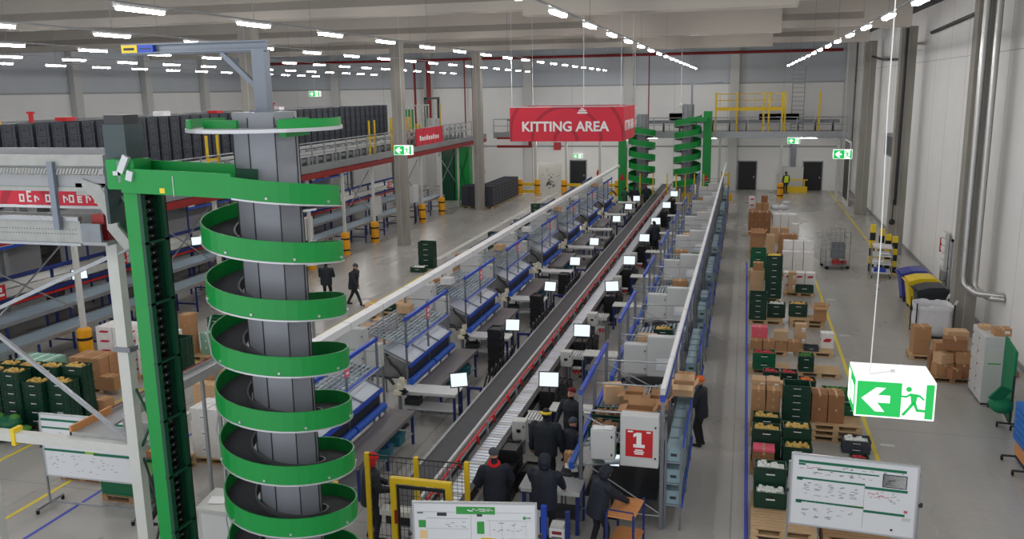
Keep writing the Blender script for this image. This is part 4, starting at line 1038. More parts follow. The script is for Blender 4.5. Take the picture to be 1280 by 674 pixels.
for i, y in enumerate((19.3,24.45,28.95)):
    t = thing('short_roller_table', 'short white roller table beside the control box right of belt, %s from camera' % nth(i+1), 'conveyor', (-4.64,y,0))
    MB().bx(-.26,.3,-.3,-.27,.8,.9,'offwhite').bx(-.26,.3,.27,.3,.8,.9,'offwhite').build('side_rail', t)
    b = MB()
    for k in range(7): b.tube([(-.2+k*.075,-.27,.86),(-.2+k*.075,.27,.86)],.025,'white',6)
    b.build('roller', t); [MB().bx(lx_,lx_+.04,ly_,ly_+.04,.003,.8,'steel').build('leg', t) for lx_ in (-.24,.24) for ly_ in (-.28,.24)]
# dark conveyor channel with black totes waiting by the belt, near bay
for i, (x,y,n) in enumerate(((-4.7,16.6,3),(-4.7,17.25,4),(-4.26,17.3,2))): tower(x, y, n, 'at the near end right of the red rail, place %d' % (i+1))
# floor mats
for i, y in enumerate(MRY): 
    solo('anti_fatigue_mat', MB().bx(-.6,.6,-1.2,1.2,.001,.012,'grey'), 'thin grey floor mat at the right packing table %s from the camera' % nth(i+1), 'mat', (-3.75,y+1.6,0), group='floor mats')
# ------------------------------------------------------------------ goods: cartons, crates, pallets
_mc = {}
def carton_mesh(w, d, h, c, kind):
    k = (w,d,h,c,kind)
    if k in _mc: return _mc[k]
    b = MB()
    if kind == 'open':
        t = .012
        b.bx(-w/2,w/2,-d/2,d/2,0,.012,c).bx(-w/2,w/2,-d/2,-d/2+t,.012,h,c).bx(-w/2,w/2,d/2-t,d/2,.012,h,c).bx(-w/2,-w/2+t,-d/2+t,d/2-t,.012,h,c).bx(w/2-t,w/2,-d/2+t,d/2-t,.012,h,c)
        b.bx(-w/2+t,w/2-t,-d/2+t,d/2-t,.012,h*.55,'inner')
        b.ob((0,-d/2-.07,h+.02),(w*.96,.17,.008),c,(.5,0,0)).ob((0,d/2+.06,h+.05),(w*.96,.17,.008),c,(.7,0,0)).ob((-w/2-.07,0,h+.0),(.17,d*.94,.008),c,(0,-.2,0)).ob((w/2+.05,0,h+.06),(.17,d*.94,.008),c,(0,-.9,0))
    else:
        b.bx(-w/2,w/2,-d/2,d/2,0,h,c)
        b.bx(-.028,.028,-d/2-.002,d/2+.002,h-.06,h+.002,'tape' if c != 'cartonw' and c != 'mint' else 'paper')
        b.bx(-w/2-.001,w/2+.001,-d/2-.001,-d/2+.001,h*.49,h*.5,'cartondk' if c in ('carton','cartonlt') else 'inklt') if kind == 'seam' else None
        if kind == 'logo':
            b.bx(-w*.3,w*.22,-d/2-.003,-d/2,h*.42,h*.58,'logo').bx(-w*.18,w*.3,-d/2-.003,-d/2,h*.5,h*.66,'logo').bx(w/2,w/2+.003,-d*.25,d*.25,h*.42,h*.6,'logo').bx(-w/2-.003,-w/2,-d*.25,d*.25,h*.42,h*.6,'logo')
        elif kind == 'label': b.bx(w*.1,w*.38,-d/2-.003,-d/2,h*.35,h*.7,'paper').bx(w*.14,w*.32,-d/2-.005,-d/2-.003,h*.45,h*.5,'ink')
        elif kind == 'holes':
            for i in range(4):
                for j in range(3): b.bx(-w*.38+i*w*.24,-w*.3+i*w*.24,-d/2-.003,-d/2,h*(.2+.25*j),h*(.28+.25*j),'inner')
        b.bx(-.05,.05,-d/2-.0025,-d/2,h*.8,h*.9,'inner') if kind == 'handle' else None
    _mc[k] = b.mesh('carton'); return _mc[k]
def crate_mesh(w, d, h, c):
    k = ('crate',w,d,h,c)
    if k in _mc: return _mc[k]
    b = MB(); t = .016
    b.bx(-w/2,w/2,-d/2,d/2,0,.02,c)
    b.bx(-w/2,w/2,-d/2,-d/2+t,.02,h,c).bx(-w/2,w/2,d/2-t,d/2,.02,h,c).bx(-w/2,-w/2+t,-d/2+t,d/2-t,.02,h,c).bx(w/2-t,w/2,-d/2+t,d/2-t,.02,h,c)
    e = .014
    b.bx(-w/2-e,w/2+e,-d/2-e,-d/2,h-.03,h,c).bx(-w/2-e,w/2+e,d/2,d/2+e,h-.03,h,c).bx(-w/2-e,-w/2,-d/2,d/2,h-.03,h,c).bx(w/2,w/2+e,-d/2,d/2,h-.03,h,c)
    for s in (-1,1):
        for q in (-.42,-.22,.22,.42):
            b.bx(q*w-.01,q*w+.01,s*d/2 if s>0 else -d/2-e*.7,d/2+e*.7 if s>0 else -d/2,.01,h-.03,c)
        for q in (-.35,0,.35): b.bx(s*w/2 if s>0 else -w/2-e*.7, w/2+e*.7 if s>0 else -w/2, q*d-.01,q*d+.01,.01,h-.03,c)
        b.bx(-w*.2,w*.2,-d/2-.004 if s<0 else d/2,-d/2 if s<0 else d/2+.004,.03,.055,c)
    b.bx(-w*.14,w*.14,-d/2-e*.8,-d/2,h*.55,h*.62,'paper').bx(-w*.1,w*.1,-d/2-e*.5,-d/2,h*.7,h*.84,'black')
    _mc[k] = b.mesh('crate'); return _mc[k]
def heap_mesh(w, d, m, seed, r=.05):
    k = ('heap',w,d,m,seed%3,r)
    if k in _mc: return _mc[k]
    q = random.Random(seed%3+7); b = MB(); n = int(w*d/(r*r)*.55)
    for i in range(n): b.ball((q.uniform(-w/2+r,w/2-r),q.uniform(-d/2+r,d/2-r),q.uniform(.0,.05)), r*q.uniform(.75,1.1), m, 7, (1,1,.8))
    b.bx(-w/2+.01,w/2-.01,-d/2+.01,d/2-.01,-.06,0,m)
    _mc[k] = b.mesh('produce'); return _mc[k]
def pallet_mesh(m, w=1.2, d=.8):
    k = ('pal',m,w,d)
    if k in _mc: return _mc[k]
    b = MB()
    for i in range(7): b.bx(-w/2,w/2,-d/2+i*(d-.1)/6,-d/2+.1+i*(d-.1)/6,.122,.144,m)
    for x in (-w/2,-.05,w/2-.1): b.bx(x,x+.1,-d/2,d/2,.1,.122,m)
    for x in (-w/2,-.07,w/2-.145):
        for y in (-d/2,-.05,d/2-.1): b.bx(x,x+.145,y,y+.1,.022,.1,m)
    for y in (-d/2,-.05,d/2-.1): b.bx(-w/2,w/2,y,y+.1,0,.022,m)
    _mc[k] = b.mesh('pallet'); return _mc[k]
CNAME = {'carton':'brown carton','cartondk':'dark brown carton','cartonlt':'light brown carton','cartonw':'white carton','mint':'mint green carton','crate':'green crate','cratedk':'dark green crate','pink':'pink-topped box','tote':'black crate'}
PN = {'tan':'tan produce','yellowp':'yellow produce','orangep':'orange produce','whitep':'white bags','greenp':'leafy produce','redp':'red produce','brownp':'brown produce'}
def pal(x, y, where, m='wood', n=1, w=1.2, d=.8, rz=0):
    for k in range(n):
        o = link('pallet', pallet_mesh(m,w,d), None, (x,y,.003+.146*k), rz+ (.01*((k*7)%3-1)))
        tag(o, 'wooden pallet%s %s' % (' on the floor' if n == 1 else ', %s from the floor,' % nth(k+1), where), 'pallet', 'wooden pallets')
    return .003+.146*n+.001
def stk(c, x, y, z, n, w, d, h, where, kind='plain', prod=None, rz=0, jit=.03, group=None):
    crate = c in ('crate','cratedk','tote')
    for k in range(n):
        kd = 'plain' if kind == 'open' and k < n-1 else kind
        me = crate_mesh(w,d,h,c) if crate else carton_mesh(w,d,h,c,kd)
        jx, ja = (rnd.uniform(-jit,jit)*.4, rnd.uniform(-jit,jit)) if not crate else (0, rnd.uniform(-jit,jit)*.3)
        o = link('crate' if crate else 'carton', me, None, (x+jx,y,z+(h+.002)*k), rz+ja)
        lab = CNAME[c] + (' open at the top' if kd == 'open' else ' with red print' if kind == 'logo' else ' with label' if kind == 'label' else '')
        pos = '' if n == 1 else ('lowest, ' if k == 0 else 'topmost, ' if k == n-1 else 'layer %d, ' % (k+1))
        tag(o, lab+', '+pos+where, 'crate' if crate else 'box', group or ('plastic crates on pallets' if crate else 'cardboard boxes on pallets'))
        if not crate: 
            b = o.modifiers.new('bevel','BEVEL'); b.width = .006; b.segments = 1
    zt = z+(h+.002)*n
    if prod:
        o = link('loose_produce', heap_mesh(round(w-.06,3),round(d-.06,3),prod,int(abs(x*31+y*17)),.05), None, (x,y,zt-.05 if crate else zt-.03))
        tag(o, PN[prod]+' in the crate '+where, 'produce', kind='stuff')
    return zt
def grid(c, x0, y0, z, nx, ny, nz, w, d, h, where, kind='plain', prod=None, miss=(), group=None):
    col = ('left','middle','right') if nx == 3 else ('left','right') if nx == 2 else ['column %d'%(i+1) for i in range(nx)] if nx > 1 else ('',)
    row = ('front','back') if ny == 2 else ['row %d'%(i+1) for i in range(ny)] if ny > 1 else ('',)
    for i in range(nx):
        for j in range(ny):
            n = nz - (1 if (i,j) in miss else 0)
            if n > 0: stk(c, x0+w/2+i*(w+.022), y0+d/2+j*(d+.022), z, n, w, d, h, ('%s %s' % (row[j], col[i])).strip()+', '+where if nx*ny>1 else where, kind, prod, group=group, jit=.014)

# ---- pallet lane on the right, from the whiteboard back to the far end
A = 'in the lane '
z = pal(.98,16.4,'left of the whiteboard foot, nearest the camera','wood',2); z = pal(2.3,16.4,'behind the whiteboard foot','wooddk',2)
z = pal(.98,17.25,'under the two crates of white bags','wood',2); 
stk('cratedk',.75,17.05,z,1,.62,.4,.34,A+'nearest the camera, in front','plain','whitep'); stk('cratedk',.75,17.48,z,2,.62,.4,.34,A+'nearest the camera, behind','plain','whitep')
z = pal(2.3,17.5,'hidden behind the whiteboard','wood',2)
z = pal(.98,19.45,'under the pink box and dark crates','wooddk',1)
stk('cartondk',.66,19.2,z,1,.46,.38,.42,'with round holes left of the yellow crates','holes'); stk('pink',.66,19.2,z+.425,1,.47,.39,.07,'lid on the box with round holes')
stk('cratedk',.72,19.68,z,3,.62,.4,.26,A+'behind the pink box','plain','tan'); stk('cratedk',1.38,19.2,z,3,.6,.4,.2,A+'right of the pink box, in front','plain','tan'); stk('cratedk',1.38,19.65,z,4,.6,.4,.22,A+'right of the pink box, behind','plain','tan')
z = pal(.98,21.75,'under the crate tower and box wall','wood',1)
stk('cratedk',1.46,21.6,z,7,.62,.5,.175,'of the tall crate tower in the pallet lane',jit=.01)
grid('carton',.4,21.55,z,2,1,5,.33,.4,.2,'of the box wall left of the crate tower','seam'); grid('cartonlt',.4,22.0,z,2,1,5,.33,.4,.22,'behind the box wall left of tower','label')
stk('cratedk',.75,20.85,.003,3,.62,.4,.26,A+'before the box wall','plain','tan')
z = pal(2.4,21.75,'stacked right of the crate tower','wood',3)
grid('cartondk',1.82,21.5,z,2,1,2,.37,.42,.36,'right of the crate tower','plain'); grid('carton',1.82,21.98,z,2,1,2,.37,.4,.3,'right of the crate tower, rear','seam')
stk('crate',2.85,22.25,z,1,.4,.3,.24,'on the pallet pile right of the tower')
stk('tote',2.82,20.95,.003,2,.62,.4,.16,'in front of the pallet pile by the yellow line','plain','whitep'); stk('cratedk',2.84,20.4,.003,1,.4,.3,.1,'on the floor beside the yellow line','plain','redp')
for x,p,w_ in ((.98,'redp','left'),(1.47,'redp','middle'),(1.92,'orangep','right')): stk('cratedk',x,25.2 if x<1.8 else 24.6,.003,2,.44,.4,.26,'%s of the orange and red produce row' % w_,'plain',p)
stk('cartonlt',1.35,24.5,.003,1,.4,.3,.42,'in front of the orange and red produce'); stk('carton',1.98,23.9,.003,1,.6,.4,.3,'below the orange produce crate')
stk('crate',2.7,24.65,.003,1,.68,.45,.26,'alone beside the yellow floor line','plain','greenp')
z = pal(.98,26.75,'under the light green crate','wood',1); z = pal(2.4,26.75,'by the yellow line, mostly empty','wood',1)
stk('crate',.8,26.55,z,2,.64,.44,.26,'front left of the half-empty pallets','plain','redp'); stk('cratedk',2.02,26.6,z,2,.42,.44,.24,'single column on the half-empty pallets','plain','greenp')
z = pal(.98,28.75,'under the pink-labelled boxes','wood',1); z = pal(2.4,28.9,'under the white carton','wood',1)
grid('carton',.42,28.4,z,4,1,1,.36,.4,.32,'below the pink packs','plain'); stk('pink',.7,28.95,z,3,.5,.35,.22,'behind the low brown boxes'); stk('cartonlt',1.36,28.6,z+.33,1,.42,.36,.32,'gable-shaped above the low brown boxes'); stk('cartonlt',2.0,29.2,z,2,.36,.3,.38,'right of the pink packs','label')
stk('cartonw',2.84,29.2,z,1,.4,.34,.5,'standing alone by the yellow line','logo'); stk('tote',2.32,28.75,z,1,.44,.36,.14,'flat between brown and white boxes')
z = pal(.98,32.6,'under the stepped green crates','wood',1); z = pal(2.4,32.4,'with a kraft box at its corner','wood',2)
stk('cratedk',.68,32.45,.15,5,.6,.4,.2,'tall left column of the stepped crates',jit=.01); stk('cratedk',1.35,32.9,.15,2,.62,.4,.26,'middle of the stepped crates','plain','whitep'); stk('cratedk',2.1,32.6,z,2,.62,.4,.24,'right of the stepped crates','plain','tan'); stk('carton',2.84,32.1,z,1,.42,.4,.48,'at the corner of the pallets by yellow line','open')
z = pal(.98,36.2,'under the mixed crates and boxes','wood',1); z = pal(2.4,37.4,'under the small white cartons','wood',1)
stk('cratedk',1.32,36.0,z,7,.62,.44,.25,'tall column before the white cartons','plain','yellowp',jit=.01); grid('cartonlt',.4,36.0,z,1,2,4,.56,.36,.26,'left of the tall crate column','seam'); stk('carton',.7,36.4,z+1.06,1,.4,.34,.3,'topmost left of the tall crate column')
grid('cartonw',1.8,37.6,z,3,1,2,.4,.4,.36,'of the small white cartons','logo'); stk('cartonlt',2.1,37.2,z,2,.3,.3,.42,'with yellow patch before white cartons','label'); stk('cratedk',2.6,37.15,z,1,.7,.3,.3,'low before the white cartons')
z = pal(.98,40.2,'under the big green crate','wood',1); z = pal(2.4,41.2,'under the white box wall','wood',1)
stk('crate',.76,40.0,z,4,.66,.5,.32,'left of the white box wall',jit=.01); grid('carton',1.15,40.4,z,1,1,2,.36,.4,.36,'left of the white box wall','seam'); grid('cartonw',1.85,41.0,z,3,1,3,.44,.4,.33,'of the white box wall','plain'); grid('cartonw',1.9,41.5,z,3,1,4,.42,.4,.35,'of the white box wall, rear','plain')
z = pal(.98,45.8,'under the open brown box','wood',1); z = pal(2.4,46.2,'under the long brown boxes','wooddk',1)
stk('carton',.8,45.9,z,2,.7,.6,.55,'left of the long brown boxes','open'); grid('cartonlt',1.2,45.45,z,1,2,2,.44,.4,.48,'of the long brown boxes','plain'); grid('carton',1.85,45.85,z,2,1,2,.44,.4,.5,'of the long brown boxes, right half','plain'); stk('crate',.85,47.0,.003,3,.6,.4,.35,'behind the open brown box')
z = pal(.98,52.2,'under the big brown block','wood',1); z = pal(2.4,52.5,'under the wrapped white block','wood',1)
grid('cartondk',.36,51.9,z,3,2,3,.4,.42,.42,'of the big brown block','plain'); grid('cartonw',1.72,52.1,z,3,2,3,.42,.4,.38,'of the wrapped white block','plain'); stk('cartonlt',2.3,50.3,.003,2,.45,.4,.4,'before the wrapped white block'); stk('cartonlt',1.8,50.1,.003,2,.4,.4,.42,'before the big brown block'); stk('cartonw',2.9,50.6,.003,2,.4,.4,.5,'beside the yellow line before white block')
z = pal(.98,59.6,'under the farthest brown boxes','wood',1); z = pal(2.4,59.8,'under the heap of white bags','wood',1)
grid('carton',.42,59.3,z,3,1,2,.4,.4,.42,'of the farthest boxes','plain',miss=((0,0),)); stk('cartondk',1.38,60.05,z,3,.4,.4,.42,'right end of the farthest boxes'); stk('cartonw',.6,60.2,z,3,.42,.4,.4,'left end behind the farthest boxes','logo')
for i,(x,y,zz,s) in enumerate(((1.95,59.6,0,1),(2.4,59.7,0,1.1),(2.85,59.6,0,1),(2.1,59.75,.34,1),(2.6,59.8,.34,1.1),(2.75,59.9,.62,.8))):
    solo('white_sack', MB().ball((0,0,.2),.34*s,'bag',12,(1,.8,.55)).ball((.2*s,.05,.24),.16*s,'bag',8,(1,.8,.6)), 'white bulging sack, %s of the heap at the far end of the lane' % nth(i+1), 'sack', (x,y,z+zz), group='white sacks')

for x_,y_,a_,b_ in PENDING: pal(x_,y_,'under the black tote block, row %d, %s half' % (a_,'far' if b_ == 1 else 'near'),'wood',1,1.24,1.6)
# ---- left floor: pallets between mezzanine and belt line
B_ = 'on the left floor '
z = pal(-18.6,20.9,'under the brown boxes at left','wood',1); z = pal(-18.4,22.2,'under the white cartons with red print','wood',1, w=1.3)
grid('carton',-19.1,20.5,z,2,2,3,.52,.38,.3,'of the brown box block at left','plain'); stk('carton',-17.75,20.55,z,1,.5,.36,.42,'right of the brown box block at left')
grid('cartonw',-19.1,21.7,z,2,3,5,.58,.4,.3,'of the white printed carton block','logo',miss=((0,2),(1,2))); 
z = pal(-17.1,22.3,'under the right white cartons','wood',1); grid('cartonw',-17.85,21.9,z,2,2,4,.52,.4,.32,'of the right white carton block','logo'); stk('cratedk',-16.44,22.2,z,4,.5,.4,.3,'right of the white carton blocks')
z = pal(-20.1,20.5,'under the mint boxes','wood',1); grid('mint',-20.7,20.15,z,3,2,4,.38,.34,.21,'of the mint block','seam')
z = pal(-18.5,17.9,'under the tan-filled crates at left','wooddk',1); z = pal(-17.3,18.3,'under the right tan-filled crates','wooddk',1)
for i,(x,y,n) in enumerate(((-18.95,17.75,6),(-18.3,17.75,6),(-17.66,17.8,5),(-18.95,18.3,6),(-18.3,18.3,6),(-17.65,18.35,6),(-17.0,17.95,5),(-17.0,18.5,6))):
    stk('cratedk',x,y,z,n,.6,.42,.24,'column %d of the tan-filled crates at left'%(i+1),'plain','tan',jit=.01)
stk('carton',-16.75,19.0,.003,1,.4,.4,.5,'between crates and brown block at left'); 
for i,(x,y,zz) in enumerate(((-18.6,16.9,.0),(-18.1,16.85,0),(-17.6,17.0,0),(-18.35,16.95,.3),(-17.9,17.0,.28))):
    solo('green_bag', MB().ball((0,0,.18),.32,'crate',10,(1,.85,.6)).ball((.1,.05,.3),.16,'greenp',8,(1,1,.6)), 'shiny green produce bag, %s of the heap by the white beam' % nth(i+1), 'bag', (x,y,.005+zz), group='green produce bags')
z = pal(-12.45,15.02,'under the green bulk bin','wooddk',1,w=1.5)
solo('bulk_bin', MB().bx(-.75,.75,-.4,.4,0,.04,'crate').bx(-.75,.75,-.4,-.36,.04,.55,'crate').bx(-.75,.75,.36,.4,.04,.55,'crate').bx(-.75,-.71,-.36,.36,.04,.55,'crate').bx(.71,.75,-.36,.36,.04,.55,'crate').bx(-.71,.71,-.36,.36,.04,.48,'greenp'),
     'long green bulk bin on a pallet behind the white post', 'bin', (-12.45,15.02,z), bevel=.02)
z = pal(-14.3,15.7,'empty behind the wide whiteboard','wooddk',1)
z = pal(-12.9,16.3,'under the box of citrus','wood',2); stk('cartondk',-12.9,16.2,z,1,.5,.36,.2,'of citrus behind the green lift','open','yellowp'); 
z = pal(-12.0,17.2,'under the tall grey-white cartons','wood',1); grid('cartonw',-12.45,16.85,z,2,2,3,.44,.36,.4,'of the white stack right of lift','label')
z = pal(-13.6,19.7,'under the brown boxes behind the lift','wood',1); grid('cartonlt',-14.1,19.3,z,3,1,3,.36,.4,.28,'seen between lift and spiral','seam'); grid('carton',-14.1,19.8,z,2,1,4,.4,.4,.28,'seen between lift and spiral, rear','plain')
stk('cratedk',-13.6,20.9,.003,5,.6,.42,.26,'beside the spiral, behind brown boxes','plain'); 
z = pal(-17.0,24.3,'under the mint boxes behind the lift','wood',1); stk('carton',-17.6,24.2,z,4,.42,.4,.34,'tall column behind the green lift'); grid('mint',-17.2,24.2,z,2,1,3,.4,.36,.24,'behind the lift','plain'); grid('crate',-17.3,24.8,z,2,1,4,.6,.42,.27,'behind the mint boxes','plain')
# ---- pallets between aisle and left racks
C_ = 'behind the trunking, '
for i,(x,y,kind) in enumerate(((-12.4,24.4,0),(-11.1,24.6,1),(-13.3,30.4,2),(-12.0,30.2,3),(-10.74,30.8,4),(-12.6,28.2,5),(-12.3,34.0,6),(-11.4,36.0,7),(-12.6,38.5,8),(-11.6,41.5,0),(-12.4,44.0,4),(-11.8,48.0,1),(-12.3,54.0,3))):
    o_ = nth(i+1)+' pallet from spiral'
    z = pal(x,y,C_+nth(i+1)+' from the spiral','wood',1+(kind in (2,5)))
    if kind in (0,3): grid('cartonlt',x-.55,y-.36,z,2,1,2,.5,.36,.3,C_+o_,'open' if kind else 'seam'); stk('carton',x+.3,y+.24,z,2,.46,.36,.28,C_+'rear of '+o_)
    elif kind == 1: grid('cratedk',x-.6,y-.35,z,2,1,2,.58,.4,.24,C_+o_,'plain','redp'); grid('carton',x-.55,y+.08,z,2,1,2,.5,.3,.3,C_+'rear of '+o_)
    elif kind == 2: stk('cartonlt',x-.38,y-.1,z,1,.5,.4,.24,C_+'left on '+o_,'open','yellowp'); stk('cratedk',x+.32,y,z,2,.56,.4,.2,C_+'right on '+o_,'plain','greenp')
    elif kind == 4: grid('cratedk',x-.6,y-.3,z,2,1,4,.56,.4,.26,C_+o_,'plain')
    elif kind == 5: stk('cartonlt',x+.2,y-.1,z,1,.5,.4,.3,C_+'on '+o_)
    elif kind == 6: grid('carton',x-.55,y-.3,z,2,1,2,.5,.4,.34,C_+o_,'label'); stk('cartonw',x,y+.2,z,3,.4,.3,.3,C_+'rear of '+o_)
    elif kind == 7: grid('cratedk',x-.3,y-.3,z,1,2,5,.58,.38,.26,C_+o_)
    else: grid('carton',x-.5,y-.35,z,2,2,3,.46,.34,.28,C_+o_,'plain',miss=((0,0),))
stk('cratedk',-15.0,39.9,.003,5,.78,.52,.26,'of the lone dark stack on the open floor',jit=.01); stk('cratedk',-15.1,38.9,.003,1,.7,.5,.24,'beside the lone dark stack','plain','whitep')
for i,(x,y,n) in enumerate(((-13.8,58.2,3),(-13.1,58.4,3),(-13.55,52.6,2),(-12.8,52.5,2))): stk('cratedk',x,y,.003,n,.62,.46,.28,'far left of the white trunking, column %d'%(i+1),'plain','greenp')
for i,(x,y) in enumerate(((-11.9,60.5),(-11.0,62.5),(-12.4,63.0))): stk('cartondk',x,y,.003,2,.8,.6,.45,'far left of the trunking near the yellow barrier, pile %d' % (i+1))
# ---- goods on the right racks
R1 = 'on the rack with the number sign'
z1 = 1.86
stk('cartonlt',-2.62,18.35,1.74,1,.4,.34,.42,'standing upright, far left '+R1,'plain',rz=.3); stk('carton',-2.15,18.1,1.85,1,.4,.4,.2,'left of two '+R1,'open'); stk('carton',-1.56,17.7,1.94,1,.4,.4,.2,'right of two '+R1,'open')
stk('cratedk',-2.6,17.3,1.7,1,.6,.46,.22,'rear left '+R1,'plain','brownp'); stk('cratedk',-2.55,16.65,1.7,1,.6,.46,.22,'front left '+R1,'plain','brownp'); stk('carton',-1.9,17.0,1.84,1,.56,.46,.3,'behind the sign '+R1,'open')
stk('crate',-2.5,16.6,1.26,1,.6,.4,.2,'lower left '+R1,'plain','greenp'); stk('crate',-1.8,16.6,1.36,1,.6,.4,.2,'below the sign '+R1,'plain')
stk('cartonlt',-1.12,18.9,1.872,1,.46,.5,.22,'open on top of the nearest bin shelf','open'); stk('carton',-1.12,19.6,1.872,1,.42,.4,.22,'on top of the nearest bin shelf')
for i,y in enumerate(RS[1:]):
    for j,(dy,c,p) in enumerate(((1.2,'cartonlt',None),(2.0,'cratedk',('tan','redp','greenp')[i%3]),(2.7,'carton',None))):
        if (i+j)%3 == 2: continue
        stk(c,-2.35+.35*((i*2+j)%3),y+dy,1.86,1,.5,.4,.2,'at spot %d on right rack %s' % (j+1,RN[i+1]),'plain',p)
for i,e in enumerate(LE):
    for j,(dy,c) in enumerate(((-1.0,'cartonlt'),(-2.3,'cartonw'))):
        if (i+j)%2: stk(c,-9.45,e+dy,2.25,1,.4,.36,.22,'on the top deck of left rack %s' % LN[i])
# ------------------------------------------------------------------ right wall: ducts, pipes, lockers, bins, carts
t = thing('duct_pipe', 'pair of silver ducts running down the concrete column at right and bending to the wall', 'duct', (7.5,31.95,0))
for i,(dx,dy) in enumerate(((-.12,.22),(.22,.1))):
    zb = 1.75-.1*i
    MB().tube([(dx,dy,13.2),(dx,dy,zb+.35),(dx+.03,dy-.05,zb+.12),(dx+.12,dy-.2,zb),(dx+.2,dy-1.0,zb-.02),(dx+.3,dy-1.2,zb-.02),(8.36-7.5,dy-1.3,zb-.02)],.1,'pipe',12).build('duct', t)
    b = MB()
    for z in (3,5,7,9,11): b.tube([(dx,dy,z),(dx,dy,z+.06)],.112,'pipe',12)
    b.build('duct_collar', t)
pipe('rain_pipe', [(7.4,47.05,11.2),(7.4,47.05,2.6)], .07, 'black', 'black drain pipe down the second concrete column on the ducts side')
pipe('rain_pipe', [(8.3,54,10.6),(7.7,48.6,10.5),(7.45,48.0,10.3)], .07, 'black', 'black pipe sloping down along the white wall to the column')
pipe('rain_pipe', [(8.3,36,11.2),(8.3,46,10.9)], .08, 'black', 'black pipe running high on the white wall panels')
pipe('rain_pipe', [(7.75,61.8,10.3),(7.9,58.0,10.0),(8.2,54,9.9)], .07, 'black', 'black pipe between the two far concrete columns')
t = thing('hanging_chain_hook', 'black chain hoist hook hanging beside the column above the trolley', 'hook', (7.3,46.9,0))
MB().tube([(0,0,2.9),(0,0,1.9)],.025,'black',6).ball((0,0,1.75),.16,'black',8).build('hook', t)
t = thing('wall_cabinet', 'dark wall-mounted electrical unit between the far concrete columns', 'cabinet', (8.3,53,4.6))
MB().bx(-.5,.08,-2.2,1.6,0,1.2,'steel').bx(-.52,-.5,-2.0,1.4,.1,1.1,'dark').build('body', t); MB().bx(-.55,.08,-2.4,-2.2,-.2,1.4,'galv').build('end_plate', t)
o = struct('door_4', MB().bx(8.33,8.39,38.6,39.9,0,2.2,'ltgrey').bx(8.31,8.33,38.75,38.8,1,1.1,'dark').bx(8.32,8.4,38.5,38.6,0,2.3,'grey').bx(8.32,8.4,39.9,40,0,2.3,'grey').bx(8.32,8.4,38.5,40,2.2,2.3,'grey'))
b = MB().bx(7.2,7.28,66.0,66.1,0,4.6,'white').bx(7.2,7.28,69.5,69.6,0,4.6,'white').bx(7.2,7.28,66.1,69.5,4.5,4.6,'white').bx(7.22,7.26,66.1,69.5,.35,4.5,'dark').bx(7.18,7.3,66.1,69.5,0,.35,'offwhite')
struct('window_1', b)
# three wheelie bins
def wheelie(loc, rz, body, lid, label):
    t = thing('wheelie_bin', label, 'bin', loc, rz, 'wheelie bins along the wall')
    b = MB(); b.add([(-.46,-.4,.12),(.46,-.4,.12),(.46,.36,.12),(-.46,.36,.12),(-.6,-.5,1.08),(.6,-.5,1.08),(.6,.42,1.08),(-.6,.42,1.08)],[(0,3,2,1),(4,5,6,7),(0,1,5,4),(1,2,6,5),(2,3,7,6),(3,0,4,7)],body)
    b.bx(-.63,.63,-.53,.45,1.02,1.1,body); b.build('body', t, bevel=.02)
    MB().prism([(-.56,1.1),(-.6,1.16),(-.2,1.28),(.3,1.3),(.5,1.2),(.5,1.1)],'y',-.55,.47,lid).build('lid', t, bevel=.02)
    for x in (-.4,.4):
        for y in (-.42,.3): MB().tube([(x-.04,y,.1),(x+.04,y,.1)],.1,'rubber',12).bx(x-.03,x+.03,y-.03,y+.03,.1,.16,'dark').build('wheel', t)
    MB().tube([(-.62,-.4,1.12),(-.7,-.4,1.14),(-.7,.3,1.14),(-.62,.3,1.12)],.02,lid,6).build('handle', t)
    return t
wheelie((6.8,37.3,0),.0,'binblue','binblue','blue wheelie bin by the white wall, behind the yellow one')
wheelie((6.85,35.9,0),.0,'binyel','binyel','yellow wheelie bin between the blue and the dark one')
wheelie((6.9,34.3,0),.0,'dark','dark','dark grey wheelie bin behind the white sack stand')
t = thing('sack_stand', 'white woven bulk bag open on a thin black stand before the dark bin', 'bag', (6.48,32.0,0))
b = MB(); N_ = 32; q = random.Random(9); vs = []
for j in range(7):
    for i in range(N_):
        a = 2*PI*i/N_; c_, s_ = math.cos(a), math.sin(a); k_ = 1/max(abs(c_),abs(s_))*.9+.1; f_ = (.5,.56,.58,.57,.55,.57,.6)[j]
        vs.append((c_*k_*f_+q.uniform(-.012,.012), s_*k_*f_*.88+q.uniform(-.012,.012), .05+j*.18+(q.uniform(-.05,.04) if j==6 else 0)))
b.add(vs, [(j*N_+i,j*N_+(i+1)%N_,(j+1)*N_+(i+1)%N_,(j+1)*N_+i) for j in range(6) for i in range(N_)]+[tuple(range(N_))[::-1]], 'bag', True).bx(-.45,.45,-.4,.4,.7,.72,'bag')
o = b.build('bag', t); s_ = o.modifiers.new('s','SOLIDIFY'); s_.thickness = .015
b = MB()
for x,y in ((-.58,-.52),(.6,-.52),(.6,.52),(-.58,.52)): b.bx(x-.018,x+.018,y-.018,y+.018,.003,1.22,'black')
b.bx(-.58,.6,-.54,-.5,.003,.03,'black').bx(-.58,.6,.5,.54,.003,.03,'black'); b.build('stand', t)
b = MB()
for x,y in ((-.6,-.53),(.62,-.5),(.6,.5)): b.ob((x,y,1.26),(.08,.02,.22),'bag',(.2,.3,0))
b.build('strap', t)
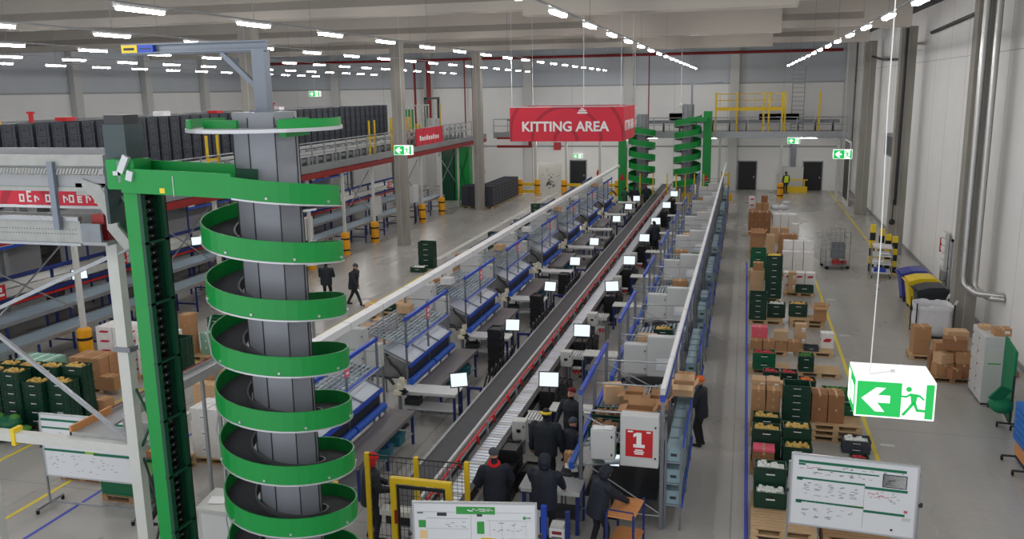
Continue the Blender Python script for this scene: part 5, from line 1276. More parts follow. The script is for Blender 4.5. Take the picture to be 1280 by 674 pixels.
# roll containers
def roll_cage(loc, rz, label):
    t = thing('roll_container', label, 'trolley', loc, rz)
    MB().bx(-.4,.4,-.45,.45,.16,.2,'galv').build('base', t)
    for s in (-1,1):
        b = MB().tube([(s*.39,-.43,.2),(s*.39,-.43,1.7),(s*.39,.43,1.7),(s*.39,.43,.2)],.018,'galv',6)
        for z in (.45,.7,.95,1.2,1.45): b.tube([(s*.39,-.43,z),(s*.39,.43,z)],.008,'galv',5)
        for y in (-.26,-.09,.09,.26): b.tube([(s*.39,y,.2),(s*.39,y,1.7)],.007,'galv',5)
        b.build('side_grid', t)
    b = MB()
    for z in (.45,.8,1.15,1.5): b.tube([(-.39,.43,z),(.39,.43,z)],.01,'galv',5)
    for x in (-.2,0,.2): b.tube([(x,.43,.2),(x,.43,1.7)],.007,'galv',5)
    b.build('rear_grid', t)
    for x in (-.33,.33):
        for y in (-.38,.38): MB().tube([(x-.02,y,.08),(x+.02,y,.08)],.075,'rubber',10).bx(x-.02,x+.02,y-.02,y+.02,.1,.17,'steel').build('caster', t)
    return t
COLCAGE = roll_cage((4.35,43.4,0),1.75,'galvanised roll cage holding red parts, standing in the wide grey aisle'); COLCAGE.scale = (1.25,1.25,1.05)
solo('red_part', MB().cb(-.1,0,0,.34,.3,.16,'red').cb(.25,.1,0,.3,.16,.1,'red').ball((-.1,0,.2),.13,'orangep',8), 'red and orange tools lying inside the roll cage', 'tool', (4.5,43.5,.21))
solo('stacked_cage', MB().bx(-.32,.32,-.3,.3,0,.05,'steel').bx(-.3,.3,-.28,-.26,.05,.7,'steel').bx(-.3,.3,.26,.28,.05,.7,'steel').bx(-.26,.26,-.2,.2,.35,.6,'roller'), 'grey metal frame stacked inside the roll cage above the red tools', 'frame', (4.5,43.62,.46))
t = thing('shelf_trolley', 'white four-shelf trolley with yellow and black striped posts by the wall', 'trolley', (6.15,41.6,0), -.08)
for z in (.28,.68,1.05,1.42): MB().ob((0,0,z),(.8,.85,.04),'white',(.05,.05,0)).build('shelf', t)
for x in (-.42,.42):
    for y in (-.44,.44): MB().bx(x-.018,x+.018,y-.018,y+.018,.14,1.5,'galv').build('post', t)
for x in (-.38,.38):
    for y in (-.4,.4): MB().tube([(x-.02,y,.08),(x+.02,y,.08)],.075,'rubber',10).bx(x-.015,x+.015,y-.015,y+.015,.09,.16,'steel').build('caster', t)
MB().bx(-.3,.2,-.3,.2,.3,.42,'blue').bx(-.3,.1,-.3,.3,.72,.8,'paper').bx(-.1,.3,-.3,.2,1.09,1.17,'paper').build('paper_stack', t)
for i,(x,y,h) in enumerate(((5.9,42.9,2.2),(6.35,43.3,1.95),(6.6,43.0,1.75),(6.85,42.7,1.7))):
    b = MB()
    for k in range(6): b.bx(-.11,.11,-.11,.11,h*k/6+.003,h*(k+1)/6,'binyel' if k%2 else 'black')
    solo('striped_bollard', b, 'yellow and black striped bollard behind the white trolley, %s from the pallet lane' % nth(i+1), 'bollard', (x,y,0), 0, 'striped bollards')
t = thing('wall_rack', 'small white notice rack with red edge on the white wall behind the bins', 'rack', (8.2,39.2,0))
b = MB().bx(-.04,.1,-.35,.35,.9,2.5,'offwhite'); 
for z in (1.1,1.4,1.7,2.0,2.3): b.bx(-.07,-.04,-.32,.32,z,z+.18,'paper')
b.build('panel', t); MB().bx(-.1,-.04,.36,.42,1.6,2.2,'red').build('red_edge', t); MB().bx(-.9,-.86,-.4,.4,.003,.9,'galv').bx(-.9,.1,-.4,-.36,.5,.55,'galv').bx(-.02,.1,-.4,.4,.003,.9,'galv').build('frame', t)
# carton heap on pallet by the lockers
pal(6.1,27.1,'under the loose brown boxes near the lockers','wooddk',1,1.2,.9); pal(5.9,29.2,'behind the loose brown boxes near lockers','wood',1); pal(7.5,28.0,'against the wall beside the lockers','wooddk',1)
q = 'on the pallet beside the lockers'
for i,(x,y,z,s,rz,d) in enumerate(((6.0,26.7,.15,(.5,.4,.34),.2,'bottom left'),(6.55,26.65,.15,(.44,.4,.4),-.15,'bottom right'),(6.0,26.72,.5,(.42,.36,.3),.5,'second layer left'),(6.5,26.65,.56,(.4,.36,.34),.1,'second layer right'),(5.98,27.3,.15,(.5,.4,.5),0,'rear bottom left'),(6.58,27.25,.15,(.46,.4,.5),.1,'rear bottom right'),(6.05,27.25,.66,(.46,.4,.34),.1,'rear upper left'),(6.28,26.78,.92,(.62,.4,.34),-.12,'topmost front'),(6.5,27.6,.66,(.6,.44,.62),.05,'tall at the back'),(5.75,28.85,.15,(.5,.44,.9),.1,'standing behind'),(6.25,26.35,.15,(.3,.26,.3),.4,'front small'))):
    o = link('carton', carton_mesh(*s,('carton','cartondk','cartonlt')[i%3],'seam'), None, (x-.12,y+.3,z+.003), rz); tag(o, 'brown cardboard box thrown %s, %s' % (q,d), 'box', 'loose boxes beside the lockers')
    b = o.modifiers.new('bevel','BEVEL'); b.width = .01; b.segments = 1
# lockers
t = thing('locker', 'light grey metal locker block with rows of small doors against the wall', 'locker', (6.72,25.35,0))
MB().bx(-.3,.3,-.45,.9,.06,1.92,'ltgrey').bx(-.28,.28,-.42,.86,.003,.06,'dark').build('body', t, bevel=.01)
for i in range(5):
    for j in range(2):
        d = MB().bx(-.312,-.3,-.42+j*.65,.2+j*.65,.12+i*.36,.45+i*.36,'ltgrey').build('locker_door', t); MB().bx(-.32,-.312,.1+j*.65,.15+j*.65,.26+i*.36,.31+i*.36,'ink').build('lock', d)
MB().bx(-.2,.12,-.455,-.45,1.15,1.6,'offwhite').bx(-.2,.12,-.46,-.455,1.17,1.2,'sheetgreen').build('notice', t)
stk('carton',6.85,25.2,1.925,1,.42,.34,.2,'flat on the lockers, nearer the camera','label'); stk('cartonlt',6.6,25.8,1.925,1,.3,.3,.1,'flat on the lockers, towards the back')
solo('cable_box', MB().bx(-.1,.03,-.12,.12,0,.55,'black').bx(-.02,-.0,-.02,.02,-2.4,0,'black'), 'black cable box on the wall above the lockers with a hanging lead', 'box', (8.36,26.3,3.9)); COL.objects[-1].name = 'wall_socket_box'
# net panels, blue sheets on trolleys at the right edge
def panel_cart(loc, rz, m, L, H, label, cat='trolley'):
    t = thing('panel_trolley', label, cat, loc, rz)
    MB().bx(-.03,.03,-L/2,L/2,.2,H,m).build('sheet', t)
    MB().bx(-.3,.3,-L/2,-L/2+.04,.1,.14,'dark').bx(-.3,.3,L/2-.04,L/2,.1,.14,'dark').bx(-.02,.02,-L/2,L/2,.1,.14,'dark').bx(-.025,.025,-L/2-.01,-L/2+.03,.14,H*.7,'dark').build('frame', t)
    for x in (-.28,.28):
        for y in (-L/2+.02,L/2-.02): MB().tube([(x-.02,y,.055),(x+.02,y,.055)],.05,'rubber',10).build('caster', t)
    return t
panel_cart((6.8,24.0,0),-.1,'netgreen',1.5,2.0,'green netting panel on a low wheeled frame beside the lockers')
solo('green_net', MB().ball((0,0,.15),.3,'netgreen',9,(1,1.2,.7)).ob((-.1,-.2,.5),(.3,.05,.5),'netgreen',(.5,.4,.2)), 'crumpled dark green net bag hanging low by the lockers', 'net', (6.5,23.3,.45)); COL.objects[-1].name = 'hanging_net_bag'
panel_cart((6.95,22.3,0),-.05,'netblue',1.6,1.9,'bright blue sheet panel on wheels at the wall beside the green netting')
t = panel_cart((6.3,20.7,0),.0,'ply',.9,.5,'low blue stacking trolley with plywood base at the image edge')
b = MB()
for i in range(6): b.bx(-.05,.7,-.6,.6,.52+i*.15,.65+i*.15,'netblue')
b.build('blue_stack', t)
# ------------------------------------------------------------------ back mezzanine
MX0, MX1, MY = -20.3, 7.4, 70.6
struct('mezzanine_floor_2', MB().bx(MX0,MX1,MY,YB-.6,4.72,4.98,'grey').bx(MX0,MX1,MY-.06,MY,4.62,5.12,'galv'))
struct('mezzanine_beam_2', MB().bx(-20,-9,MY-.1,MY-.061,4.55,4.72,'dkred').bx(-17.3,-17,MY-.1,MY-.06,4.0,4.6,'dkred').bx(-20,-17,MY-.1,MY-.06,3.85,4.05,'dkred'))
for i,x in enumerate((-16.8,-14.2,-11.4,-8.6,-1.9,2.75,6.9)): struct('mezzanine_column_%d' % (60+i), MB().bx(x-.09,x+.09,MY+.2,MY+.38,0,4.71,'offwhite'))
t = thing('guard_rail', 'galvanised guard rail along the far mezzanine over the doors', 'railing', (MX0,MY+.05,4.985), 0, 'grey guard rails')
for z,r in ((1.2,.035),(.65,.025)): MB().tube([(0,0,z),(MX1-MX0,0,z)],r,'galv',6).build('top_rail' if z>1 else 'mid_rail', t)
p = MB().bx(-.03,.03,-.03,.03,0,1.2,'galv').mesh('post')
for i in range(24): link('post', p, t, ((MX1-MX0)*i/23,0,0))
t = thing('mezzanine_conveyor', 'grey conveyor with dark supports on the far mezzanine', 'conveyor', (-8,72.6,4.985))
MB().bx(0,15,-.4,.4,.7,.95,'steel').build('bed', t)
for i in range(12): MB().bx(.2+i*1.3,.3+i*1.3,-.35,.35,.002,.7,'dark').build('support_leg', t); MB().bx(9,12,-.3,.5,.95,1.4,'dark').bx(2,3,-.3,.5,.95,1.5,'ltgrey').build('drive_box', t)
t = thing('mezzanine_conveyor', 'grey looping conveyor on the far mezzanine left of the red banner', 'conveyor', (-19.5,72.0,4.985))
MB().tube([(0,0,1.1),(3.5,0,1.2),(5.5,0,1.5),(6.5,.4,1.5),(5.5,.9,1.5),(2,.9,1.2)],.1,'steel',6).build('rail', t)
b = MB()
for i in range(6): b.bx(.2+i*.9,.3+i*.9,-.05,.8,.002,1.1,'grey')
b.build('support_leg', t)
# yellow platform
t = thing('yellow_platform', 'yellow service platform with railings on the far mezzanine', 'platform', (-2.3,71.4,4.985))
MB().bx(0,5.2,0,1.6,1.7,1.95,'yellow').build('deck', t)
pm = MB().bx(-.07,.07,-.07,.07,0,3.1,'yellow').mesh('post')
for x in (.0,1.6,3.6,4.0,5.0,5.2): link('post', pm, t, (x,0,.002))
for z in (2.5,3.0): MB().tube([(0,0,z),(5.2,0,z)],.035,'yellow',6).build('rail', t)
for i in range(8): MB().bx(-.02,.02,0,.02,1.95,3.0,'yellow').build('baluster', t, (.3+i*.66,0,0))
link('post', pm, t, (7.7,0,.002))
t = thing('cable_ladder_rail', 'tall grey cable ladder rising from the far mezzanine to the lamp row', 'cable ladder', (3.4,72.5,4.985))
for x in (0,.9): MB().bx(x,x+.06,0,.06,.002,5.0,'steel').build('rail', t)
b = MB()
for i in range(14): b.bx(.06,.9,.01,.05,.3+i*.34,.34+i*.34,'steel')
b.build('rung', t)
# lamps beneath the back mezzanine
for i,(x,w_) in enumerate(((-17.2,1.9),(-12.6,1.6),(-10.6,.5),(-7.6,1.5),(-2.6,.8),(4.6,1.4))):
    t = thing('ceiling_lamp', 'lit tube lamp under the far mezzanine, %s from its end by the tote block' % nth(i+1), 'lamp', (x,MY+.6,4.55), 0, 'tube lamps under the far mezzanine')
    MB().bx(-w_/2,w_/2,-.06,.06,.05,.16,'white').build('housing', t); MB().bx(-w_/2,w_/2,-.05,.05,0,.05,'lamp').build('diffuser', t)
for i,(x0,x1) in enumerate(((-14.85,-13.45),(-.45,.98),(4.75,6.2))):
    b = MB().bx(x0,x1,YB-.06,YB-.005,0,2.35,'door').bx(x0-.08,x0,YB-.08,YB-.005,0,2.43,'grey').bx(x1,x1+.08,YB-.08,YB-.005,0,2.43,'grey').bx(x0-.08,x1+.08,YB-.08,YB-.005,2.35,2.43,'grey').bx(x1-.2,x1-.14,YB-.1,YB-.06,1.0,1.15,'alu')
    struct('door_%d' % (i+1), b)
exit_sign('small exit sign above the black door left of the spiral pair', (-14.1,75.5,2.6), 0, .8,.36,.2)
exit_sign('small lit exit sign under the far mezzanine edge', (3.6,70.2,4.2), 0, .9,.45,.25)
for i,(x,z,s) in enumerate(((-16.0,3.3,.6),(7.2,2.7,.5),(-9.6,3.0,.3))): solo('wall_alarm_box', MB().bx(-s/2,s/2,-.16,-.005,0,s*1.1,'red'), 'red alarm box on the far wall, %s' % ('above the scuffed white panel','beside the last black door','left of the green spirals')[i], 'alarm box', (x,YB-.04,z))
t = thing('fire_extinguisher', 'red extinguisher station on the far wall near the yellow barrier', 'extinguisher', (-12.3,75.6,.9)); MB().cyl(0,0,0,.6,.14,'red',10).build('bottle', t); MB().cyl(0,0,.6,.72,.05,'black',8).build('valve', t); COL.objects[-1].parent.name = 'wall_mounted_extinguisher'
t = thing('scuffed_panel', 'tall white panel with a dark scuffed picture standing by the far wall', 'panel', (-15.8,72.0,0))
MB().bx(-1.0,1.0,-.04,.04,.003,2.5,'offwhite').build('sheet', t)
b = MB(); q = random.Random(4)
for i in range(26): x, z = q.gauss(-.1,.22), q.gauss(.75,.22); b.bx(x,x+.14,-.046,-.04,max(.1,z),max(.1,z)+.1,'ink' if i%2 else 'inklt')
for i in range(8): x, z = q.uniform(-.8,.7), q.uniform(1.2,2.2); b.bx(x,x+.12,-.046,-.04,z,z+.08,'inklt')
b.build('scuff', t)
def barrier(label, loc, L, rz=0):
    t = thing('safety_barrier', label, 'barrier', loc, rz, 'yellow safety barriers')
    for x in (0,L): MB().cyl(x,0,.003,1.25,.24,'orange',14).cyl(x,0,.75,.85,.245,'rubber',14).build('post', t)
    for z in (.15,.75): MB().bx(.24,L-.24,-.08,.08,z,z+.24,'yellow').build('beam', t)
barrier('yellow safety barrier right of the black tote block', (-18.0,70.2,0), 1.5); barrier('yellow safety barrier before the black door by the scuffed panel', (-14.2,70.0,0), 4.4)
g2 = guard((2.75,70.0,0),'yellow column guard beside the person in a hi-vis vest'); 
t = thing('low_barrier', 'low solid yellow barrier before the grey cabinet at the far wall', 'barrier', (3.0,74.2,0)); MB().bx(0,2.0,-.15,.15,.003,.5,'yellow').build('plate', t); MB().bx(0,2,-.05,.05,1.0,1.1,'yellow').bx(1.7,1.8,-.05,.05,.5,1.1,'yellow').bx(.1,.2,-.05,.05,.5,1.1,'yellow').build('rail', t)
t = thing('grey_cabinet', 'grey cabinet with a cable duct above it on the far wall', 'cabinet', (3.9,75.3,0)); MB().bx(-.8,.8,-.35,.35,.003,2.0,'ltgrey').build('body', t); MB().bx(-.2,.2,.1,.35,2.0,4.5,'steel').build('cable_duct', t)
t = thing('bollard_frame', 'yellow steel guard frame at the aisle end of the right racks', 'barrier', (-1.7,68.5,0)); MB().bx(0,.12,-.06,.06,.003,2.2,'yellow').bx(.55,.67,-.06,.06,.003,2.2,'yellow').bx(.12,.55,-.05,.05,1.9,2.0,'yellow').bx(.12,.55,-.05,.05,1.2,1.3,'yellow').bx(-.3,.9,-.3,.3,.003,.5,'orange').build('frame', t)
# two far green spirals with lifts
for i,(x,y,top,lx,s,lab) in enumerate(((-7.5,66.6,5.4,-1.45,1,'left'),(-4.15,66.6,6.1,1.45,-1,'right'))):
    t = spiral((x,y,0), 1.0, .9, top, 5.8, PI if s>0 else 0, 'far green spiral conveyor on the %s of the pair under the mezzanine edge' % lab, wcol=.42, inner=.5, guard=.46, seg=24, hand=s, top=top+1.2, slats=False)
    MB().bx(lx-.3,lx+.3,-.35,.35,.003,top-.3 if i==0 else top+.7,'green').build('lift_casing', t)
    MB().prism([(lx-.22,1.7),(lx+.22,1.7),(lx,2.2)],'y',-.38,-.352,'red').build('warning_triangle', t)
    b = MB()
    for k in range(4): b.beam((lx-.28,-.37,.2+k*.32),(lx+.28,-.37,.5+k*.32),.1,.02,'dkgreen')
    b.build('lower_brace', t)
    MB().bx(min(lx,0),max(lx,0),-1.0,-.4,top-.02,top+.3,'green').build('infeed_trough', t)
for i,(x,z) in enumerate(((-7.3,8.6),(-4.5,8.7))):
    t = thing('ceiling_speaker_drop', 'small white lamp ball on a long cord above the far spirals, %s' % ('nearer the banner','further right')[i], 'pendant', (x,60+4*i,z-1.4)); MB().ball((0,0,0),.13,'white',8).build('ball', t); MB().tube([(0,0,.1),(0,0,13.28-(z-1.4))],.03,'white',5).build('cord', t)
# thin jib frame beside the right far spiral
t = thing('jib_crane', 'thin dark jib frame over the far right spiral', 'crane', (-3.9,66.6,7.3)); MB().bx(-.06,.06,-.06,.06,.02,1.6,'jib').bx(0,2.2,-.05,.05,1.5,1.6,'jib').build('frame', t)
# yellow mesh fence at the far end of the belt
def fence(label, loc, L, H, n, rz=0, mesh=True, pm='yellow'):
    t = thing('mesh_fence', label, 'fence', loc, rz)
    p = MB().bx(-.04,.04,-.04,.04,.003,H,pm).mesh('post')
    for i in range(n+1): link('post', p, t, (L*i/n,0,0))
    if mesh:
        b = MB()
        for i in range(int(L/.09)): b.bx(.05+i*.09,.056+i*.09,-.003,.003,.12,H-.04,'black')
        for i in range(int(H/.25)): b.bx(0,L,-.004,.004,.12+i*.25,.128+i*.25,'black')
        b.bx(0,L,-.012,.012,H-.05,H-.03,'black').build('mesh_panel', t)
    return t
fence('yellow post fence with gaps across the far end of the belt, left of it', (-8.3,64.2,0), 1.9, 2.4, 2, mesh=False); fence('yellow post fence across the far end of the belt, right of it', (-5.4,64.4,0), 2.6, 2.4, 4, mesh=False)
t = thing('yellow_gate', 'low yellow slatted gate at the far end right of the belt', 'gate', (-4.3,63.8,0)); b = MB()
for i in range(9): b.bx(i*.16,.06+i*.16,-.03,.03,.003,1.1,'yellow')
b.bx(0,1.34,-.03,.03,.9,1.0,'yellow').build('slat_panel', t)

# ------------------------------------------------------------------ hanging KITTING AREA banner
t = thing('hanging_banner', 'big red box banner reading KITTING AREA hung from the roof by thin cables', 'banner', (-8.03,40,6.2))
W, H, D = 5.3, 1.56, 4.2
for n,(x0,x1,y0,y1) in dict(front=(-W/2,W/2,-.015,.015),back=(-W/2,W/2,D-.015,D+.015),a=(-W/2-.015,-W/2+.015,.016,D-.016),b=(W/2-.015,W/2+.015,.016,D-.016)).items():
    MB().bx(x0,x1,y0,y1,0,H,'banner').build('fabric_panel', t)
MB().bx(-W/2,W/2,-.03,.03,H,H+.03,'alu').bx(-W/2,W/2,D-.03,D+.03,H,H+.03,'alu').bx(-W/2-.02,-W/2+.02,0,D,H,H+.03,'alu').bx(W/2-.02,W/2+.02,0,D,H,H+.03,'alu').build('top_frame', t)
lettering('KITTING AREA', .62, 'paper', t, (-.05,-.022,.66), bold=.028)
lettering('KITTING AREA', .62, 'paper', t, (W/2+.022,D/2,.66), (PI/2,0,PI/2), bold=.028, sx=.8)
b = MB()
for i,w_ in enumerate((.34,.46)): b.bx(.78-w_/2+.0,.78+w_/2,-.02,-.015,H-.2-.1*i,H-.13-.1*i,'paper')
b.bx(.7,.86,-.02,-.015,H-.11,H-.05,'paper').build('logo_mark', t)
for x,y in ((-W/2+.1,0),(W/2-.1,0),(-W/2+.1,D),(W/2-.1,D)): MB().tube([(x,y,H+.02),(x,y,13.28-6.2)],.012,'paper',5).build('cable', t)
for i in (0,): MB().tube([(.85,-.05,H+.02),(.85,-.05,13.28-6.2)],.022,'paper',5).build('cable', t)
# ------------------------------------------------------------------ people: one continuous body each
import numpy as np
def cap(b, p, q, r1, r2):
    p = Vector(p); q = Vector(q); d = (q-p).normalized(); pts = []; rs = []
    for a in (85,60,30): pts.append(p-d*r1*math.sin(math.radians(a))); rs.append(r1*math.cos(math.radians(a)))
    pts += [p, q]; rs += [r1, r2]
    for a in (30,60,85): pts.append(q+d*r2*math.sin(math.radians(a))); rs.append(r2*math.cos(math.radians(a)))
    b.tube(pts, rs, 'skin', 10)
def loft(b, rings, n=16):
    vs = []
    for c, rx, ry, ax in rings:
        c = Vector(c)
        vs += [c + Vector((math.cos(2*PI*i/n)*rx, math.sin(2*PI*i/n)*ry*ax[0], math.sin(2*PI*i/n)*ry*ax[1])) for i in range(n)]
    k = len(rings)
    b.add(vs, [(j*n+i,j*n+(i+1)%n,(j+1)*n+(i+1)%n,(j+1)*n+i) for j in range(k-1) for i in range(n)]+[tuple(range(n))[::-1], tuple(range((k-1)*n,k*n))], 'skin')
def ik(a, t, l1, l2, pole):
    a, t = Vector(a), Vector(t); d = t-a; L = min(d.length, (l1+l2)*.995); u = d.normalized(); t = a+u*L
    x = (l1*l1-l2*l2+L*L)/(2*L); h = math.sqrt(max(l1*l1-x*x,0)); p = Vector(pole); p = (p-u*p.dot(u)).normalized()
    return a+u*x+p*h, t
def person(loc, rz, label, lean=0., hands=((-.3,.1,.85),(.3,.1,.85)), feet=((-.11,0),(.11,0)), yaw=0., nod=0., h=1.78, coat='jacket', legs='trousers', bulk=1.1, hat=None, hood=False, beard=False, voxel=.012, lift=(0,0), fold=1., name='person', vest=None, scarf=None, hem=.76, grip=.9, hoodm=None):
    s = h/1.78; b = MB(); seg = []   # seg: (p,q,r,region)
    cl, sl = math.cos(lean), math.sin(lean)
    T = lambda x, y, z: Vector((x, y*cl+(z-.95)*sl, .95+(z-.95)*cl-y*sl))     # torso leans about the hips
    ax = (cl, -sl)
    rg = [(T(0,0,hem),.19*bulk,.145*bulk),(T(0,0,.95),.195*bulk,.15*bulk),(T(0,0,1.12),.185*bulk,.14*bulk),(T(0,.01,1.3),.205*bulk,.15*bulk),(T(0,0,1.42),.19*bulk,.125*bulk),(T(0,0,1.5),.10,.085)]
    loft(b, [(c,rx,ry,ax) for c,rx,ry in rg]); seg.append((T(0,0,.82),T(0,0,1.42),.17*bulk,'coat'))
    nk, hd = T(0,.0,1.48), T(0,.02,1.66)
    hd = hd + Vector((0,math.sin(nod)*.06,-abs(math.sin(nod))*.02))
    cap(b, nk, hd, .062, .058); seg.append((nk, nk+(hd-nk)*.3, .062, 'coat' if (hood or scarf) else 'head'))
    # head
    hm = MB(); hm.ball((0,0,.0),.098,'skin',14,(.8,1.,1.22)); hm.ball((0,.045,-.06),.06,'skin',10,(.85,.9,.95)); hm.ball((0,.102,-.012),.017,'skin',6,(.8,1,1.3)); hm.ball((.08,-.005,-.01),.022,'skin',6,(.5,1,1.5)); hm.ball((-.08,-.005,-.01),.022,'skin',6,(.5,1,1.5)); hm.ball((0,.088,-.062),.018,'skin',6,(1.4,.6,.6)); hm.ball((0,.086,.03),.02,'skin',6,(2.2,.5,.5))
    RH = Euler((-nod,0,yaw)).to_matrix()
    b.add([hd+RH@Vector(v) for v in hm.v], hm.f, 'skin', True)
    seg.append((hd,hd+RH@Vector((0,.03,-.05)),.085,'head'))
    sh = []
    for k, sg in enumerate((-1,1)):
        S = T(sg*.185*bulk,0,1.40); H = Vector(hands[k]); E_, H = ik(S, H, .29, .27, (sg*.8*fold,-.7,-.45))
        cap(b, S, E_, .077*bulk, .062*bulk); cap(b, E_, H, .06*bulk, .047*bulk)
        seg += [(S,E_,.07,'coat'),(E_,E_+(H-E_)*.97,.05,'coat')]
        d = (H-E_).normalized(); dn = Vector((0,0,-1)) if abs(d.z)<.8 else Vector((0,1,0)); sd = d.cross(dn).normalized(); dn = sd.cross(d)*-1 if sd.cross(d).dot(dn)<0 else sd.cross(d)
        w0 = H+d*.03; pm = H+d*.1
        cap(b, H, w0, .03, .031)
        for o in (-.026,-.009,.009,.026): cap(b, w0+sd*o*.7, pm+sd*o, .016, .015)
        seg.append((H+d*.03,pm,.032,'hand'))
        for i,(o,l) in enumerate(((-.03,.056),(-.01,.068),(.01,.064),(.03,.05))):
            k1 = pm+sd*o+d*l*.5+dn*.012*grip; k2 = k1+d*l*.35+dn*l*.45*grip
            cap(b, pm+sd*o, k1, .0115, .0105); cap(b, k1, k2, .0105, .0095); seg.append((pm+sd*o,k2,.01,'hand'))
        th = w0+sd*(.032)*(-sg)+d*.02; cap(b, w0+d*.01, th, .016,.014); cap(b, th, th+d*.042+dn*.02+sd*.012*(-sg), .0125,.0105); seg.append((w0,th+d*.04+dn*.02,.013,'hand'))
    for k, sg in enumerate((-1,1)):
        P_ = Vector((sg*.098,0,.93)); fx, fy = feet[k]; A_ = Vector((fx,fy,.085+lift[k])); K_, A_ = ik(P_, A_, .44, .43, (sg*.12,1,0))
        cap(b, P_, K_, .098, .068); cap(b, K_, A_, .068, .052); seg += [(P_,K_,.08,'legs'),(K_,A_+Vector((0,0,.03)),.06,'legs')]
        z = A_.z; cap(b, (A_.x,A_.y-.03,z-.038),(A_.x+sg*.02,A_.y+.15,z-.048),.045,.036); cap(b,(A_.x,A_.y,z),(A_.x,A_.y,z-.04),.05,.045)
        seg.append((Vector((A_.x,A_.y-.03,z-.04)),Vector((A_.x+sg*.02,A_.y+.15,z-.05)),.05,'shoe'))
    me = b.mesh('body_raw'); o = bpy.data.objects.new('tmp', me); COL.objects.link(o)
    r = o.modifiers.new('r','REMESH'); r.mode = 'VOXEL'; r.voxel_size = voxel; r.use_smooth_shade = True
    sm = o.modifiers.new('s','SMOOTH'); sm.factor = .5; sm.iterations = 2
    dg = bpy.context.evaluated_depsgraph_get(); dg.update()
    m2 = bpy.data.meshes.new_from_object(o.evaluated_get(dg)); bpy.data.objects.remove(o); m2.name = 'person'
    m2.materials.clear()
    zmin = min(v.co.z for v in m2.vertices)
    for v in m2.vertices: v.co.z -= zmin
    hd = hd - Vector((0,0,zmin)); nk = nk - Vector((0,0,zmin)); seg = [(p_-Vector((0,0,zmin)),q_-Vector((0,0,zmin)),r_,g_) for p_,q_,r_,g_ in seg]
    regs = ['coat','legs','shoe','hand','head']; mats = [coat, legs, 'shoe', 'skin', 'skin', 'hair']
    for x in mats: m2.materials.append(M[x])
    n = len(m2.polygons); ce = np.empty(n*3); m2.polygons.foreach_get('center', ce); ce = ce.reshape(-1,3)
    best = np.full(n, 9.); idx = np.zeros(n, int)
    for p, q_, rr, reg in seg:
        p = np.array(p); d = np.array(q_)-p; t = np.clip(((ce-p)@d)/max(d@d,1e-9),0,1); dist = np.linalg.norm(ce-p-t[:,None]*d,axis=1)-rr
        w = dist < best; best[w] = dist[w]; idx[w] = regs.index(reg)
    # jacket hem wins over the thighs inside it
    hz = np.array([hem]*n); up = ((ce[:,2]-.95)*cl+.95 > hem+.01) & (idx == 1) & (np.abs(ce[:,0]) < .24*bulk); idx[up] = 0
    # eyes, brows, mouth and beard as patches of the head
    Ri = np.array(RH.inverted()); lo = (ce-np.array(hd))@Ri.T; hm_ = idx == 4
    for ex in (-.033,.033): idx[hm_ & (np.abs(lo[:,0]-ex)<.014) & (np.abs(lo[:,2]-.012)<.009) & (lo[:,1]>.05)] = 5
    idx[hm_ & (np.abs(lo[:,0])<.024) & (np.abs(lo[:,2]+.062)<.006) & (lo[:,1]>.06)] = 5
    if beard: idx[hm_ & (lo[:,2]<-.06) & (lo[:,1]>.0) & ~((np.abs(lo[:,0])<.02)&(np.abs(lo[:,2]+.062)<.01))] = 5
    m2.polygons.foreach_set('material_index', idx.astype(np.int32)); m2.update()
    body = link(name, m2, None, loc, rz); body.scale = (s,s,s); tag(body, label, 'person')
    def headpart(nm, m, fn):
        c = MB(); fn(c); c2 = MB(); c2.add([hd+RH@Vector(v) for v in c.v], c.f, m, True); return c2.build(nm, body)
    def shell(c, r=.108, z0=.0, zs=1.2, tilt=.0, back=0.):
        k, N = 7, 16; vs = []
        for j in range(k):
            a = (PI/2)*j/(k-1)*.99
            for i in range(N):
                t = 2*PI*i/N; y = math.sin(t)*r*1.02*math.cos(a)
                vs.append((math.cos(t)*r*.86*math.cos(a), y+back, z0+math.sin(a)*r*zs + (1-math.sin(a))*tilt*y/r))
        c.add(vs, [(j*N+i,j*N+(i+1)%N,(j+1)*N+(i+1)%N,(j+1)*N+i) for j in range(k-1) for i in range(N)]+[tuple(range((k-1)*N,k*N)), tuple(range(N))[::-1]], 'hair')
    if hood: headpart('hood', hoodm or coat, lambda c: (shell(c,.138,-.01,1.1,.05,-.012), c.ball((0,-.035,-.05),.128,'hair',12,(.98,.85,1.1))))
    elif hat: headpart('knit_hat', hat, lambda c: shell(c,.118,.042,1.0,.02,-.008))
    else: headpart('hair', 'hair', lambda c: (shell(c,.104,.0,1.2,.05), c.ball((0,-.03,.0),.093,'hair',12,(.86,.85,1.05))))
    if hat == 'hair': pass
    if scarf: 
        c = MB()
        c.tube([nk+Vector((math.cos(a)*.085,math.sin(a)*.085,.02+.03*math.sin(a))) for a in [2*PI*i/14 for i in range(14)]], .042, scarf, 8, closed=True); c.build('scarf', body)
    if vest:
        c = MB(); rr = [(T(0,0,.9),.205*bulk,.16*bulk),(T(0,0,1.12),.2*bulk,.155*bulk),(T(0,.01,1.3),.215*bulk,.165*bulk),(T(0,0,1.43),.17*bulk,.14*bulk)]
        loft(c, [(a_,x,y,ax) for a_,x,y in rr]); c.m = [c.mi(vest)]*len(c.m); c.build('vest', body)
    return body, hd, RH
def band(body, hd, RH, m):
    c = MB(); c.tube([hd+RH@Vector((math.cos(a)*.092,math.sin(a)*.106,.02-.02*math.sin(a))) for a in [2*PI*i/18 for i in range(18)]], .03, m, 8, closed=True); c.build('headband', body)
